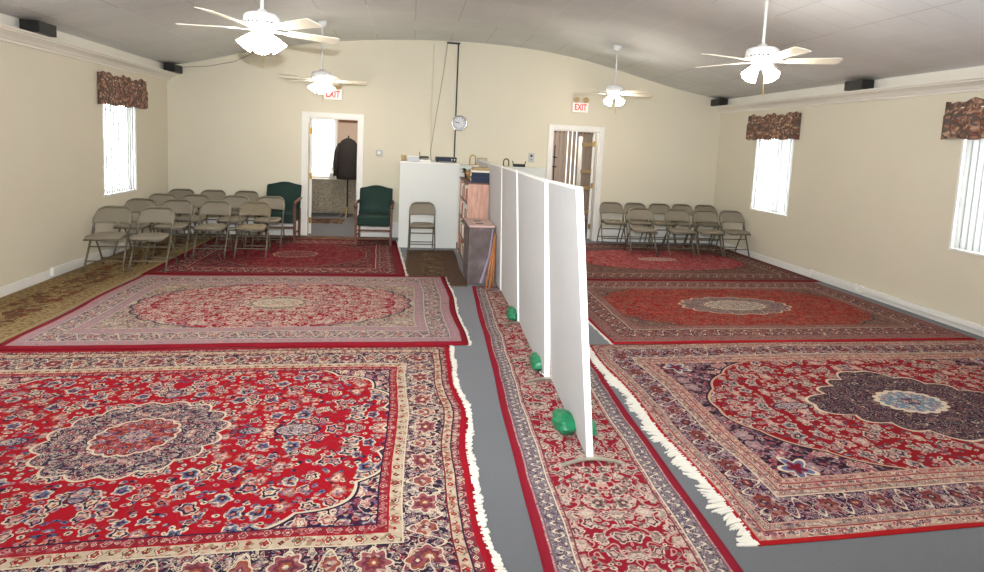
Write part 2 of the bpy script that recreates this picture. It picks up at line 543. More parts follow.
# ------------------------------------------------------------------ room shell
XL, XR, D, YB = -3.93, 5.77, 9.41, -4.2
ZS, ZT = .80, 2.06
WIN = {'L': [(7.55, 8.41), (4.05, 4.91), (.7, 1.56)], 'R': [(7.38, 8.30), (3.94, 4.87), (.6, 1.5)]}
CEIL = [(-3.93, 2.73), (-3.66, 2.78), (-3.28, 2.87), (-2.82, 3.01), (-2.35, 3.125), (-1.88, 3.215), (-1.24, 3.315), (-.6, 3.38), (-.1, 3.42), (.4, 3.445),
        (.92, 3.458), (1.48, 3.45), (2.01, 3.42), (2.57, 3.36), (3.13, 3.27), (3.71, 3.145), (4.3, 3.005), (4.9, 2.87), (5.31, 2.81), (5.77, 2.73)]
def cz(x):
    for (a, za), (b, zb) in zip(CEIL, CEIL[1:]):
        if a <= x <= b: return za + (zb - za) * (x - a) / (b - a)
    return 2.73
bm = nb(); box(bm, XL - .3, XR + .3, YB - .2, D + 4, -.12, 0); struct('floor', bm, M['carpet'])
# ceiling vault
bm = nb()
def sm(x):
    return (cz(max(XL, x - .25)) + cz(x) * 2 + cz(min(XR, x + .25))) / 4 if XL + .26 < x < XR - .26 else cz(x)
xs = [XL - .15] + [XL + (XR - XL) * i / 64 for i in range(65)] + [XR + .15]
poly = [(x, sm(min(max(x, XL), XR))) for x in xs]
n_ = len(poly)
lo = [[bm.verts.new((x, y, z)) for x, z in poly] for y in (YB - .15, D + .15)]
hi = [[bm.verts.new((x, y, z + .12)) for x, z in poly] for y in (YB - .15, D + .15)]
for i in range(n_ - 1):
    bm.faces.new((lo[0][i], lo[1][i], lo[1][i + 1], lo[0][i + 1]))
    bm.faces.new((hi[0][i], hi[0][i + 1], hi[1][i + 1], hi[1][i]))
bm.faces.new(lo[0] + hi[0][::-1]); bm.faces.new(hi[1] + lo[1][::-1])
bm.faces.new((lo[0][0], hi[0][0], hi[1][0], lo[1][0])); bm.faces.new((lo[0][-1], lo[1][-1], hi[1][-1], hi[0][-1]))
fixn(bm)
ceil = struct('ceiling', bm, M['ceil'], smooth=True)
WT = .16
def sidewall(name, x0, x1, wins):
    bm = nb(); ys = YB
    for a, b in sorted(wins):
        box(bm, x0, x1, ys, a, 0, 2.78)
        box(bm, x0, x1, a, b, 0, ZS); box(bm, x0, x1, a, b, ZT, 2.78)
        ys = b
    box(bm, x0, x1, ys, D, 0, 2.78)
    return struct(name, bm, M['wall'])
sidewall('wall_left', XL - WT, XL, WIN['L']); sidewall('wall_right', XR, XR + WT, WIN['R'])
# end walls follow the vault
def topz(x): return sm(min(max(x, XL), XR)) + .02
def endwall(name, y0, y1, doors):
    bm = nb()
    def strip(xa, xb, z0):
        k = max(2, int((xb - xa) / .12))
        pts = [(xa + (xb - xa) * i / k, topz(xa + (xb - xa) * i / k)) for i in range(k + 1)]
        prism(bm, [(xa, z0), (xb, z0)] + pts[::-1], 'y', y0, y1)
    x = XL - .15
    for a, b, z in doors:
        strip(x, a, 0); strip(a, b, z); x = b
    strip(x, XR + .15, 0)
    fixn(bm)
    return struct(name, bm, M['wall'])
D1 = (-1.75, -.90, 2.03); D2 = (2.52, 3.40, 2.03)
endwall('wall_back', D, D + .15, [D1, D2]); endwall('wall_rear', YB - .15, YB, [])
# crown ledge along both side walls
def crown(name, xw, sgn):
    P = [(0, 2.484), (.03, 2.484), (.035, 2.505), (.05, 2.512), (.075, 2.54), (.12, 2.565), (.145, 2.572), (.15, 2.585), (.175, 2.59), (.18, 2.608), (.035, 2.608), (.035, 2.80), (0, 2.80)]
    bm = nb(); prism(bm, [(xw + sgn * a, z) for a, z in P], 'y', YB, D); fixn(bm)
    return struct(name, bm, M['crown'])
crown('trim_1', XL, 1); crown('trim_2', XR, -1)
def baseb(name, boxes):
    bm = nb()
    for b in boxes: box(bm, *b, bev=.004)
    return struct(name, bm, M['trim'])
baseb('baseboard_left', [(XL, XL + .015, YB, D - .03, 0, .1)])
baseb('baseboard_right', [(XR - .015, XR, YB, D - .03, 0, .1)])
baseb('baseboard_back', [(XL, D1[0] - .09, D - .02, D, 0, .27), (D1[1] + .09, D2[0] - .09, D - .02, D, 0, .27), (D2[1] + .09, XR, D - .02, D, 0, .27)])
baseb('baseboard_rear', [(XL, XR, YB, YB + .02, 0, .1)])
for i, (xa, xb, ya, yb, lab) in enumerate([(XL + .015, XL + .045, 6.45, 7.9, 'white cable cover strip along the left wall beside the brown runner'),
                                         (XR - .04, XR - .015, 5.95, 6.75, 'white raised cover strip low on the right wall, the section nearest the chairs'),
                                         (XR - .045, XR - .015, 3.9, 5.9, 'long white raised cover strip low on the right wall, the section below the windows')]):
    t = thing('cable_cover', lab, 'cover strip', ((xa + xb) / 2, (ya + yb) / 2, 0))
    c_ = ((xa + xb) / 2, (ya + yb) / 2)
    b = nb(); box(b, xa - c_[0], xb - c_[0], ya - c_[1] + .03, yb - c_[1] - .03, .055, .118, bev=.004); link('cover', b, M['trim'], t)
    for s_ in (-1, 1):
        b = nb(); box(b, xa - c_[0] - .0, xb - c_[0] + .004, s_ * ((yb - ya) / 2 - .015) - .02, s_ * ((yb - ya) / 2 - .015) + .02, .03, .125, bev=.004); link('end_cap', b, M['white'], t)

# windows with blinds and valances
wn = 0
VLAB = {('L', 0): 'brown floral valance over the left wall window', ('R', 0): 'brown floral valance over the right wall window nearest the corner',
        ('R', 1): 'brown floral valance at the right edge of the picture'}
BLAB = {('L', 0): 'white vertical blind in the left wall window', ('R', 0): 'bright white vertical blind in the right wall window nearest the chairs',
        ('R', 1): 'bright white vertical blind in the window at the right edge of the picture'}
for side in 'LR':
    xi = XL if side == 'L' else XR; sg = -1 if side == 'L' else 1    # sg points outwards
    for k, (a, b) in enumerate(WIN[side]):
        wn += 1
        w = bpy.data.objects.new('window_%d' % wn, None); C.objects.link(w); w['kind'] = 'structure'; w.location = (xi, (a + b) / 2, ZS)
        hw = (b - a) / 2; H = ZT - ZS
        def X(*t): return sorted((sg * t[0], sg * t[1]))
        bm = nb()
        x0, x1 = X(.09, .15)
        box(bm, x0, x1, -hw, -hw + .05, 0, H); box(bm, x0, x1, hw - .05, hw, 0, H); box(bm, x0, x1, -hw + .05, hw - .05, 0, .05); box(bm, x0, x1, -hw + .05, hw - .05, H - .05, H)
        link('frame', bm, M['trim'], w)
        bm = nb(); x0, x1 = X(.118, .122); box(bm, x0, x1, -hw + .04, hw - .04, .04, H - .04); link('pane', bm, M['glass'], w)
        bm = nb(); x0, x1 = X(-.012, .09); box(bm, x0, x1, -hw + .002, hw - .002, .0, .022, bev=.003); link('sill', bm, M['trim'], w)
        bm = nb(); x0, x1 = X(0, .09); box(bm, x0, x1, hw - .012, hw, .022, H); box(bm, x0, x1, -hw, -hw + .012, .022, H); link('reveal', bm, M['trim'], w)
        if (side, k) in BLAB:
            t = thing('vertical_blind', BLAB[side, k], 'blind', (xi + sg * .022, (a + b) / 2, ZS), 0)
            bm = nb(); box(bm, -.02, .02, -hw + .015, hw - .015, H - .04, H - .005); link('head_rail', bm, M['white'], t)
            ns = 13; st = (2 * hw - .06) / ns; j = 0
            bm = nb()
            for i in range(ns):
                yc = -hw + .03 + st * (i + .5)
                an = R(14 if side == 'L' else -12)
                Mx = Matrix.Translation((0, yc, 0)) @ Matrix.Rotation(an + R(random.uniform(-4, 4)), 4, 'Z')
                for q in range(4):
                    y0 = -.043 + .0215 * q; bow = [.0, .006, .008, .006, .0]
                    vs = [bm.verts.new(Mx @ Vector((bow[q + dq] + ox, -.043 + .0215 * (q + dq), z))) for ox in (0, .0012) for (dq, z) in ((0, .025), (1, .025), (1, H - .04), (0, H - .04))]
                    bm.faces.new(vs[:4]); bm.faces.new(vs[4:][::-1])
            s_ = link('slats', bm, M['slat'], t); s_['label'] = 'translucent white vertical slats'
        if (side, k) in VLAB:
            t = thing('window_valance', VLAB[side, k], 'valance', (xi - sg * .005, (a + b) / 2 + .03, 1.99), 0)
            bm = nb(); hw2 = hw + .13; N = 60; z0, z1 = 0, .40
            def vx(s_): return -sg * (.055 + .012 * sin(s_ * 34) + .008 * sin(s_ * 77 + k))
            for lay in (0, .004):
                rows = []
                for jz in range(6):
                    z = z0 + (z1 - z0) * jz / 5; row = []
                    for i in range(N + 1):
                        s_ = i / N
                        y = -hw2 + 2 * hw2 * s_
                        amp = 1 if jz < 4 else .5
                        z_ = z + (.01 * sin(s_ * 21 + k * 2) if jz == 0 else 0) + (.018 * sin(s_ * 15 + 3 * k) + .012 * sin(s_ * 43) if jz == 5 else 0)
                        row.append(bm.verts.new((vx(s_) * amp - sg * lay - sg * .012, y, z_)))
                    rows.append(row)
                for r0, r1 in zip(rows, rows[1:]):
                    for i in range(N): bm.faces.new((r0[i], r0[i + 1], r1[i + 1], r1[i]))
            for yy in (-hw2, hw2):   # returns to the wall
                x0, x1 = sorted((-sg * .066, -sg * .004)); box(bm, x0, x1, yy - .003, yy + .003, z0, z1)
            link('fabric', bm, M['valance'], t, smooth=True)
            bm = nb(); tube(bm, [(-sg * .03, -hw2 + .01, .33), (-sg * .03, hw2 - .01, .33)], .008); link('rod', bm, M['white'], t)

# doors
def door(n, d, leaf):
    a, b, z = d
    w = bpy.data.objects.new('door_%d' % n, None); C.objects.link(w); w['kind'] = 'structure'; w.location = ((a + b) / 2, D, 0)
    h = (b - a) / 2
    bm = nb()
    box(bm, -h - .085, -h, -.022, 0, 0, z + .085, bev=.004); box(bm, h, h + .085, -.022, 0, 0, z + .085, bev=.004); box(bm, -h, h, -.022, 0, z, z + .085, bev=.004)
    link('casing', bm, M['trim'], w)
    bm = nb(); box(bm, -h, -h + .02, 0, .15, 0, z); box(bm, h - .02, h, 0, .15, 0, z); box(bm, -h + .02, h - .02, 0, .15, z - .02, z)
    link('jamb', bm, M['trim'], w)
    s = leaf
    bm = nb(); xe = s * (h - .022)
    HT = Matrix.Translation((xe, .157, 0)) @ Matrix.Rotation(-s * R(27), 4, 'Z')
    x0, x1 = sorted((0, -s * .04)); box(bm, x0, x1, 0, .8, .01, z - .025, HT)
    lf = link('door_leaf', bm, M['white'], w)
    for zz in (.25, 1.02, 1.8):
        bm = nb(); x0, x1 = sorted((xe - s * .0, xe - s * .035)); box(bm, x0, x1, .135, .157, zz - .05, zz + .05); link('hinge', bm, M['brass'], lf)
    bm = nb(); lathe(bm, [(0, 0), (.012, .001), (.012, .03), (.028, .04), (.03, .055), (.02, .066), (0, .068)], (0, 0, 0), 14, HT @ Matrix.Translation((-s * .04, .73, 1.0)) @ Matrix.Rotation(-s * pi / 2, 4, 'Y')); link('knob', bm, M['brass'], lf, smooth=True)
door(1, D1, -1); door(2, D2, 1)

# rooms beyond the doors
FY = 12.35
def rb(name, *b, m='room_wall'):
    bm = nb(); box(bm, *b); return struct(name, bm, M[m])
rb('wall_far_room', -3.2, 5.4, FY, FY + .1, 0, 2.6)
rb('wall_far_room_left', -3.3, -3.2, D + .15, FY + .1, 0, 2.6); rb('wall_far_room_right', 5.4, 5.5, D + .15, FY + .1, 0, 2.6)
rb('wall_far_room_middle', .6, .7, D + .15, FY, 0, 2.6)
rb('ceiling_far_room', -3.3, 5.5, D + .15, FY + .1, 2.6, 2.7, m='white')
bm = nb(); box(bm, -3.2, .6, FY - .02, FY, 0, .1); box(bm, .7, 5.4, FY - .02, FY, 0, .1); struct('baseboard_far_room', bm, M['trim'])
# left far room window; its daylight is emission put into the slats
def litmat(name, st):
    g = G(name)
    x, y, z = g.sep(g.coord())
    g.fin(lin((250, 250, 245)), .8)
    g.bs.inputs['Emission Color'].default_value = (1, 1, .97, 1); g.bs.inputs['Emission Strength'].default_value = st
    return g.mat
M['lit'] = litmat('glowing_blind', .9)
def farblind(label, x0, x1, z0, z1, mat, n, gap=.0, grp=None):
    t = thing('vertical_blind', label, 'blind', ((x0 + x1) / 2, FY - .06, z0), 0, grp)
    w_ = (x1 - x0); bm = nb(); box(bm, -w_ / 2, w_ / 2, -.02, .03, z1 - z0 - .05, z1 - z0); link('head_rail', bm, M['white'], t)
    bm = nb()
    for i in range(n):
        xc = -w_ / 2 + w_ * (i + .5) / n
        Mx = Matrix.Translation((xc, 0, 0)) @ Matrix.Rotation(R(14), 4, 'Z')
        box(bm, -w_ / n * .5 * (1 - gap), w_ / n * .5 * (1 - gap), -.001, .001, 0, z1 - z0 - .05, Mx)
    link('slats', bm, mat, t)
    return t
farblind('white vertical blind glowing with daylight in the room behind the left doorway', -2.45, -1.70, .82, 2.14, M['lit'], 9)
bm = nb(); box(bm, -1.70, -1.64, FY - .03, FY, .8, 2.2); box(bm, -2.52, -2.46, FY - .03, FY, .8, 2.2); box(bm, -2.46, -1.7, FY - .03, FY, 2.15, 2.2); struct('trim_3', bm, M['trim'])
# wallpaper border strip
bm = nb(); box(bm, -1.62, .6, FY - .006, FY, 2.04, 2.14); struct('trim_4', bm, plain('border_paper', (134, 96, 74), .8, var=.5, vs=25))
bm = nb(); box(bm, .7, 5.4, FY - .006, FY, 2.06, 2.2); struct('trim_5', bm, plain('border_paper_tan', (170, 116, 84), .8, var=.4, vs=20))
# sheeted table
t = thing('covered_table', 'long low table under a leaf-print cloth behind the left doorway', 'table', (-1.55, 12.0, 0))
bm = nb(); box(bm, -1.0, 1.0, -.25, .25, .77, .80, bev=.006); link('table_top', bm, M['white'], t)
bm = nb()
N = 60
for side in (-1,):
    top = [bm.verts.new((-1.0 + 2 * i / N, -.256 - .003, .805)) for i in range(N + 1)]
    bot = [bm.verts.new((-1.0 + 2 * i / N, -.27 - .01 * sin(i * 1.1), .10)) for i in range(N + 1)]
    for i in range(N): bm.faces.new((top[i], bot[i], bot[i + 1], top[i + 1]))
bmesh.ops.solidify(bm, geom=bm.faces[:], thickness=.004)
link('cloth_front', bm, M['sheet'], t)
for sx in (-.9, .9):
    for sy in (-.2, .2):
        bm = nb(); box(bm, sx - .02, sx + .02, sy - .02, sy + .02, 0, .77); link('leg', bm, M['white'], t)
t2 = thing('figurine', 'small pale candle holder on the covered table beside the glowing blind', 'ornament', (-1.69, 11.95, .801))
bm = nb(); box(bm, -.05, .05, -.03, .03, 0, .12, bev=.005); link('base', bm, M['grey'], t2)
bm = nb(); lathe(bm, [(.012, .12), (.012, .2), (.02, .22), (.012, .24), (0, .27)]); link('candle', bm, M['paper'], t2)
t2 = thing('figurine', 'yellowish upright ornament on the covered table left of the hanging coat', 'ornament', (-1.55, 11.93, .801))
bm = nb(); lathe(bm, [(.04, 0), (.045, .05), (.02, .1), (.035, .17), (.02, .25), (0, .27)]); tag(t2, t2['label'], 'ornament'); link('body', bm, plain('yellow_ceramic', (206, 190, 120), .4), t2, smooth=True)
# coat on a stand
t = thing('coat_stand', 'thin dark coat stand behind the left doorway', 'coat stand', (-1.31, 11.55, 0))
bm = nb(); tube(bm, [(0, 0, .02), (0, 0, 1.75)], .016); link('pole', bm, M['blk'], t)
for k in range(3):
    bm = nb(); a = k * 2.1 + .5; tube(bm, [(0, 0, .25), (.2 * cos(a), .2 * sin(a), .015)], .012); link('leg', bm, M['tan'], t)
bm = nb(); tube(bm, [(-.14, 0, 1.62), (0, 0, 1.70), (.14, 0, 1.62)], .008); link('hanger', bm, M['brass'], t)
t = thing('coat', 'dark brown coat hanging from the stand in the left doorway', 'coat', (-1.31, 11.55, .8))
bm = nb()
prof = [(.22, .0), (.235, .1), (.225, .4), (.215, .6), (.20, .72), (.13, .82), (.06, .86), (.045, .87)]
for lay in range(1):
    rings = []
    for r_, z in prof:
        rings.append([bm.verts.new((r_ * cos(2 * pi * k / 28) * (1 + .04 * sin(k * 1.9)), r_ * .45 * sin(2 * pi * k / 28) * (1 + .12 * sin(k * 2.6)), z + .03)) for k in range(28)])
    for a, b in zip(rings, rings[1:]):
        for k in range(28): bm.faces.new((a[k], a[(k + 1) % 28], b[(k + 1) % 28], b[k]))
    bm.faces.new(rings[0][::-1]); bm.faces.new(rings[-1])
link('body', bm, M['coat'], t, smooth=True)
for s_ in (-1, 1):
    bm = nb(); tube(bm, [(s_ * .17, 0, .78), (s_ * .225, -.02, .6), (s_ * .25, -.04, .35), (s_ * .245, -.06, .1)], .055, 12, taper=[.8, 1, .95, .8]); link('sleeve', bm, M['coat'], t, smooth=True)
def smallrug(name, label, cx, cy, hx, hy, cols, seed, rz=0, thk=.007, edgec=None):
    g, a, x, y = brownrug(name + '_weave', cols, seed)
    if edgec:
        e = g.m('MINIMUM', hx - x.abs(), hy - y.abs())
        a = g.mix(e < .22, a, g.mix(g.noise(g.comb(x, y, 2), 30, 2) > .5, lin(edgec[0]), lin(edgec[1])))
        a = g.mix(e < .03, a, lin(edgec[0]))
    f = g.noise(g.comb(x, y, 0), 300, 1); a = g.mix(f * .4, a, lin((50, 38, 30)))
    m_ = g.fin(a, .95, spec=.08)
    return rugmesh(name, label, cx, cy, hx, hy, m_, thk, rz, 40, 60, lambda u, v: (.008 * sin(v * 4 + seed), .008 * sin(u * 5)))
smallrug('small_rug', 'small brown rug on the floor behind the left doorway', -1.75, 11.1, .42, .3, [(120, 96, 78), (90, 70, 60), (74, 58, 52), (150, 120, 96)], 9)
# right far room: strips of curtain, coat rack
t = thing('vertical_blind', 'row of taupe vertical blind strips behind the right doorway', 'blind', (3.4, 11.9, 0))
bm = nb(); box(bm, -.75, .95, -.02, .02, 2.12, 2.2); link('head_rail', bm, M['white'], t)
bm = nb()
M['blindshade'] = plain('taupe_blind', (186, 170, 156), .8, var=.05)
for i in range(17):
    if i in (5,): continue
    Mx = Matrix.Translation((-.7 + i * .1, 0, 0)) @ Matrix.Rotation(R(25), 4, 'Z')
    box(bm, -.045, .045, -.001, .001, .05, 2.12, Mx)
link('slats', bm, M['blindshade'], t)
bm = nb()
for i in (8.5, 9.5, 10.5, 5):  # strips in the gaps glow by themselves in place of daylight
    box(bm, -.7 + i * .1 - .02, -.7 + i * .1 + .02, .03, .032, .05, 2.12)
link('glow_strips', bm, M['lit'], t)['label'] = 'white strips with daylight put in as their own glow'
t = thing('coat_rack', 'thin black wall rack with short pegs behind the right doorway', 'rack', (2.98, 10.9, 0))
bm = nb(); tube(bm, [(0, 0, .0), (0, 0, 1.75)], .012); link('pole', bm, M['blk'], t)
for zz in (1.3, 1.5):
    bm = nb(); tube(bm, [(-.05, 0, zz), (0, 0, zz), (.05, 0, zz)], .012); link('peg', bm, M['blk'], t)
t = thing('wall_shelf_unit', 'tan shelf unit just inside the right doorway', 'shelf', (3.62, 10.7, 0))
for zz in (.35, .85, 1.2, 1.75):
    bm = nb(); box(bm, -.16, .16, -.1, .1, zz, zz + .08, bev=.004); link('shelf', bm, M['tan'], t)
for s_ in (-1, 1):
    bm = nb(); box(bm, s_ * .15 - .012, s_ * .15 + .012, -.1, .1, 0, 1.95); link('post', bm, M['white'], t)

# ------------------------------------------------------------------ rugs
def wv(a, k1, b=0, k2=1, ph=0):
    def f(u, v): return (a * sin(v * k1 + ph) + .4 * a * sin(v * k1 * 2.3 + 1), b * sin(u * k2 + ph))
    return f
PAL = [CREAM, PINK, NAVY, BLUE, NAVY, ORANGE]
G1 = [CREAM, ROSE, NAVY, CREAM, RED]; G2 = [NAVY, CREAM, RED, OLIVE, CREAM]
# near left
x0, x1, y0, y1 = -3.30, .375, 1.78, 4.35
S = dict(h=((x1 - x0) / 2, (y1 - y0) / 2), fs=9.3, bs=18, pal=PAL, red=RED, sp=NAVY, palsp=[CREAM, PINK, ROSE, BLUE, WINE, CREAM], vsp=CREAM,
         fld=(1.36, .85, 3.2), lobes=11, lobe=.05, vine=(120, 60, 60), vw=.03, leafsize=.33, leafd=.78, med=(.43, .36), medc=(52, 44, 64), palmed=[(190, 172, 156), ROSE, (60, 54, 80), MAUVE, NAVY, CREAM], inner=(.20, .175, (150, 44, 30)), palin=[PINK, BLUE, ROSE, ORANGE, NAVY, CREAM],
         medlobe=.12, core=MAUVE, pend=[(.86, 0, .13, .07), (.60, 0, .07, .04), (0, .50, .05, .06)],
         bands=[('solid', .045, (166, 18, 34)), ('guard', .095, (128, 52, 62), .09, .07, .022, G1), ('guard', .15, (196, 176, 150), .11, .122, .024, G2, WINE),
                ('main', .36, (40, 34, 56), .34, .255, .10, [CREAM, MAUVE, ROSE, WINE, NAVY, CREAM], [CREAM, (150, 84, 90), (110, 50, 62), (150, 80, 56), CREAM]),
                ('guard', .425, (196, 176, 150), .13, .392, .026, G2, RED), ('guard', .475, (142, 34, 46), .09, .45, .018, [CREAM, ROSE, WINE, PINK, CREAM], NAVY)])
def wNL(u, v):
    k = max(0, u / 1.88) ** 3
    return (k * (.022 * sin(v * 4.6 + 1.0) + .01 * sin(v * 9)), .012 * sin(u * 2.2))
o = rugmesh('persian_rug', 'large bright red medallion rug in the left foreground with a dark floral border', (x0 + x1) / 2, (y0 + y1) / 2, S['h'][0], S['h'][1], rugmat('rug_weave_near_left', S), .009, wave=wNL)
fringe(o, S['h'][0], S['h'][1], 1, .038, wNL, 300, 3, rag=.2)
# middle left
x0, x1, y0, y1 = -3.07, .505, 4.36, 6.645
S = dict(h=((x1 - x0) / 2, (y1 - y0) / 2), fs=8.5, bs=15, pal=[(206, 186, 170), PINK, (206, 186, 170), MAUVE, (120, 40, 50), CREAM], red=(150, 24, 40), sp=(172, 156, 138), palsp=[(206, 190, 160), MAUVE, (90, 84, 88), PINK, (70, 66, 74), CREAM], vsp=(150, 140, 120),
         fld=(1.30, .74, 2.1), lobes=12, lobe=.03, outline=(120, 110, 108), vine=(200, 170, 160), vw=.08, leafsize=.44, leafd=.9, med=(.30, .20), medc=(120, 108, 104), palmed=[CREAM, MAUVE, (90, 84, 90), PINK, (90, 84, 88), CREAM], inner=(.22, .13, (206, 196, 172)), palin=[CREAM, MAUVE, CREAM, PINK, (150, 140, 130), CREAM], core=CREAM,
         bands=[('solid', .06, (138, 22, 36)), ('guard', .155, (160, 138, 142), .1, .1, .03, [MAUVE, PINK, (176, 142, 148), MAUVE, CREAM], (200, 178, 166)),
                ('main', .33, (156, 138, 140), .3, .245, .07, [(190, 176, 164), (84, 78, 84), (96, 86, 94), PINK, (76, 70, 80), (190, 170, 160)], [CREAM, (90, 80, 90), PINK, (120, 80, 90), CREAM]),
                ('guard', .43, (154, 138, 142), .1, .38, .03, [MAUVE, PINK, (166, 142, 150), MAUVE, CREAM], (200, 178, 166))])
wML = lambda u, v: ((.02 * v if u > 0 else 0) * -1 * (u / 1.8) + .012 * sin(v * 5) * (u / 1.8), .012 * sin(u * 2.6 + 1) * (1 if v < 0 else .6))
o = rugmesh('persian_rug', 'mauve and rose medallion rug in the middle of the left side, pale cream centre', (x0 + x1) / 2, (y0 + y1) / 2, S['h'][0], S['h'][1], rugmat('rug_weave_middle_left', S), .016, wave=wML)
fringe(o, S['h'][0], S['h'][1], 1, .03, wML, 240, 4, rag=.3)
# far left
x0, x1, y0, y1 = -3.09, -.11, 6.66, 9.08
S = dict(h=((x1 - x0) / 2, (y1 - y0) / 2), fs=9, bs=14, pal=[(150, 70, 70), (130, 40, 50), (90, 30, 44), (120, 80, 80), (70, 30, 40), (170, 110, 100)], red=(112, 22, 32), sp=(78, 34, 42), palsp=[(150, 90, 84), (110, 40, 50), (70, 40, 50), (120, 80, 80), (60, 30, 40), (160, 110, 100)], vsp=(130, 70, 66),
         fld=(1.0, .8, 2), lobes=8, lobe=.03, outline=(168, 130, 116), vine=(150, 60, 62), vw=.06, leafsize=.36, med=(.28, .2), medc=(120, 80, 80),
         bands=[('solid', .05, (122, 22, 32)), ('solid', .12, (118, 40, 48)), ('main', .36, (72, 32, 44), .3, .24, .09, [(150, 90, 84), (120, 50, 56), (100, 60, 66), (120, 80, 80), (60, 30, 40), (160, 110, 100)], [(160, 110, 100), (120, 40, 50), (80, 40, 50), (150, 60, 60), CREAM]), ('solid', .40, (130, 44, 50))])
o = rugmesh('persian_rug', 'dark red rug under the folding chairs in front of the left doorway', (x0 + x1) / 2, (y0 + y1) / 2, S['h'][0], S['h'][1], rugmat('rug_weave_far_left', S), .010, wave=lambda u, v: (-.08 * v * (1 if u > 0 else 0) * (u / 1.5), .006 * sin(u * 3)))
fringe(o, S['h'][0], S['h'][1], 1, .03, lambda u, v: (-.08 * v, 0), 200, 5, rag=.3)
# near right
x0, x1, y0, y1 = 1.57, 5.62, 1.99, 4.325
S = dict(h=((x1 - x0) / 2, (y1 - y0) / 2), fs=8.6, bs=18, pal=[(206, 186, 164), PINK, (96, 86, 96), (150, 140, 140), NAVY, (200, 170, 150)], red=(140, 18, 28), sp=(28, 22, 38), palsp=[(170, 140, 136), ROSE, MAUVE, (110, 90, 110), (90, 40, 60), CREAM], vsp=(120, 96, 100),
         fld=(1.52, .96, 1.7), lobes=10, lobe=.02, outline=(200, 160, 130), vine=(120, 40, 44), vw=.03, leafsize=.32, leafd=.8, med=(.78, .50), medp=1.1, medc=(26, 22, 38), palmed=[(120, 92, 94), (104, 52, 62), (60, 52, 70), (90, 80, 96), (34, 26, 44), (170, 140, 124)], mot=.45, inner=(.24, .15, (96, 130, 150)), palin=[CREAM, BLUE, CREAM, ROSE, (120, 150, 160), ORANGE], core=(60, 70, 100), it=.84, medlobe=.14,
         pend=[(.95, 0, .14, .05)], spbit=(1.45, .66, .085),
         bands=[('solid', .022, (170, 28, 30)), ('guard', .075, (184, 146, 128), .075, .05, .022, [(100, 110, 120), CREAM, ROSE, NAVY, CREAM], (150, 50, 50)), ('guard', .12, (170, 140, 126), .06, .1, .016, [ROSE, (100, 110, 110), CREAM, NAVY, CREAM], (196, 150, 130)),
                ('main', .30, (34, 26, 50), .30, .21, .085, [(176, 150, 146), MAUVE, ROSE, (110, 50, 60), (60, 40, 80), CREAM], [(170, 130, 124), (110, 46, 54), (130, 66, 46), NAVY, (190, 160, 140)]),
                ('guard', .345, (176, 140, 124), .06, .325, .016, [ROSE, (100, 110, 110), CREAM, NAVY, CREAM], (150, 60, 56)), ('guard', .39, (180, 146, 130), .08, .368, .018, [(100, 110, 120), CREAM, ROSE, NAVY, CREAM], (150, 50, 50)), ('guard', .43, (170, 132, 118), .06, .41, .014, [ROSE, CREAM, ROSE, NAVY, CREAM], (190, 150, 130))])
wNR = lambda u, v: ((.012 * sin(v * 6) if u < 0 else 0), .01 * sin(u * 1.8 + 2))
o = rugmesh('persian_rug', 'large crimson rug with navy borders and diamond medallion in the right foreground', (x0 + x1) / 2, (y0 + y1) / 2, S['h'][0], S['h'][1], rugmat('rug_weave_near_right', S), .010, wave=wNR)
fringe(o, S['h'][0], S['h'][1], -1, .092, wNR, 300, 6, rag=.3)
# middle right
x0, x1, y0, y1 = 1.80, 5.58, 4.335, 6.5
S = dict(h=((x1 - x0) / 2, (y1 - y0) / 2), fs=11, bs=17, pal=[(160, 104, 84), (170, 60, 48), (124, 54, 52), (124, 86, 72), (96, 50, 50), (170, 104, 84)], red=(146, 34, 36), sp=(104, 82, 74), palsp=[(150, 126, 104), (120, 90, 84), (110, 100, 96), (130, 70, 66), (84, 60, 64), (170, 150, 126)], vsp=(150, 120, 100),
         fld=(1.58, .80, 2.1), lobes=12, lobe=.03, outline=(110, 90, 84), vine=(190, 100, 70), vw=.08, leafsize=.42, leafd=.9, med=(.62, .30), medc=(120, 100, 98), palmed=[(170, 150, 140), (120, 100, 110), (100, 80, 90), (150, 110, 100), (80, 60, 76), (190, 170, 150)], inner=(.34, .16, (170, 160, 146)), palin=[CREAM, MAUVE, (190, 180, 160), (150, 130, 130), (120, 100, 100), CREAM], core=(190, 184, 170),
         bands=[('solid', .028, (158, 26, 34)), ('guard', .13, (136, 104, 94), .07, .08, .02, [(170, 140, 120), (110, 80, 80), ROSE, NAVY, CREAM], (150, 110, 96)),
                ('main', .33, (92, 62, 72), .28, .23, .07, [(150, 110, 96), (110, 60, 80), (130, 80, 76), (150, 90, 70), (70, 46, 66), (170, 130, 110)], [(150, 110, 100), (110, 60, 60), (150, 90, 70), NAVY, CREAM]),
                ('guard', .42, (138, 112, 98), .07, .38, .02, [(170, 140, 120), (110, 80, 80), ROSE, NAVY, CREAM], (120, 80, 76))])
o = rugmesh('persian_rug', 'orange-red rug with brown borders in the middle of the right side, grey centre', (x0 + x1) / 2, (y0 + y1) / 2, S['h'][0], S['h'][1], rugmat('rug_weave_middle_right', S), .015, wave=wv(.008, 5))
fringe(o, S['h'][0], S['h'][1], -1, .025, wv(.008, 5), 220, 7, rag=.3)
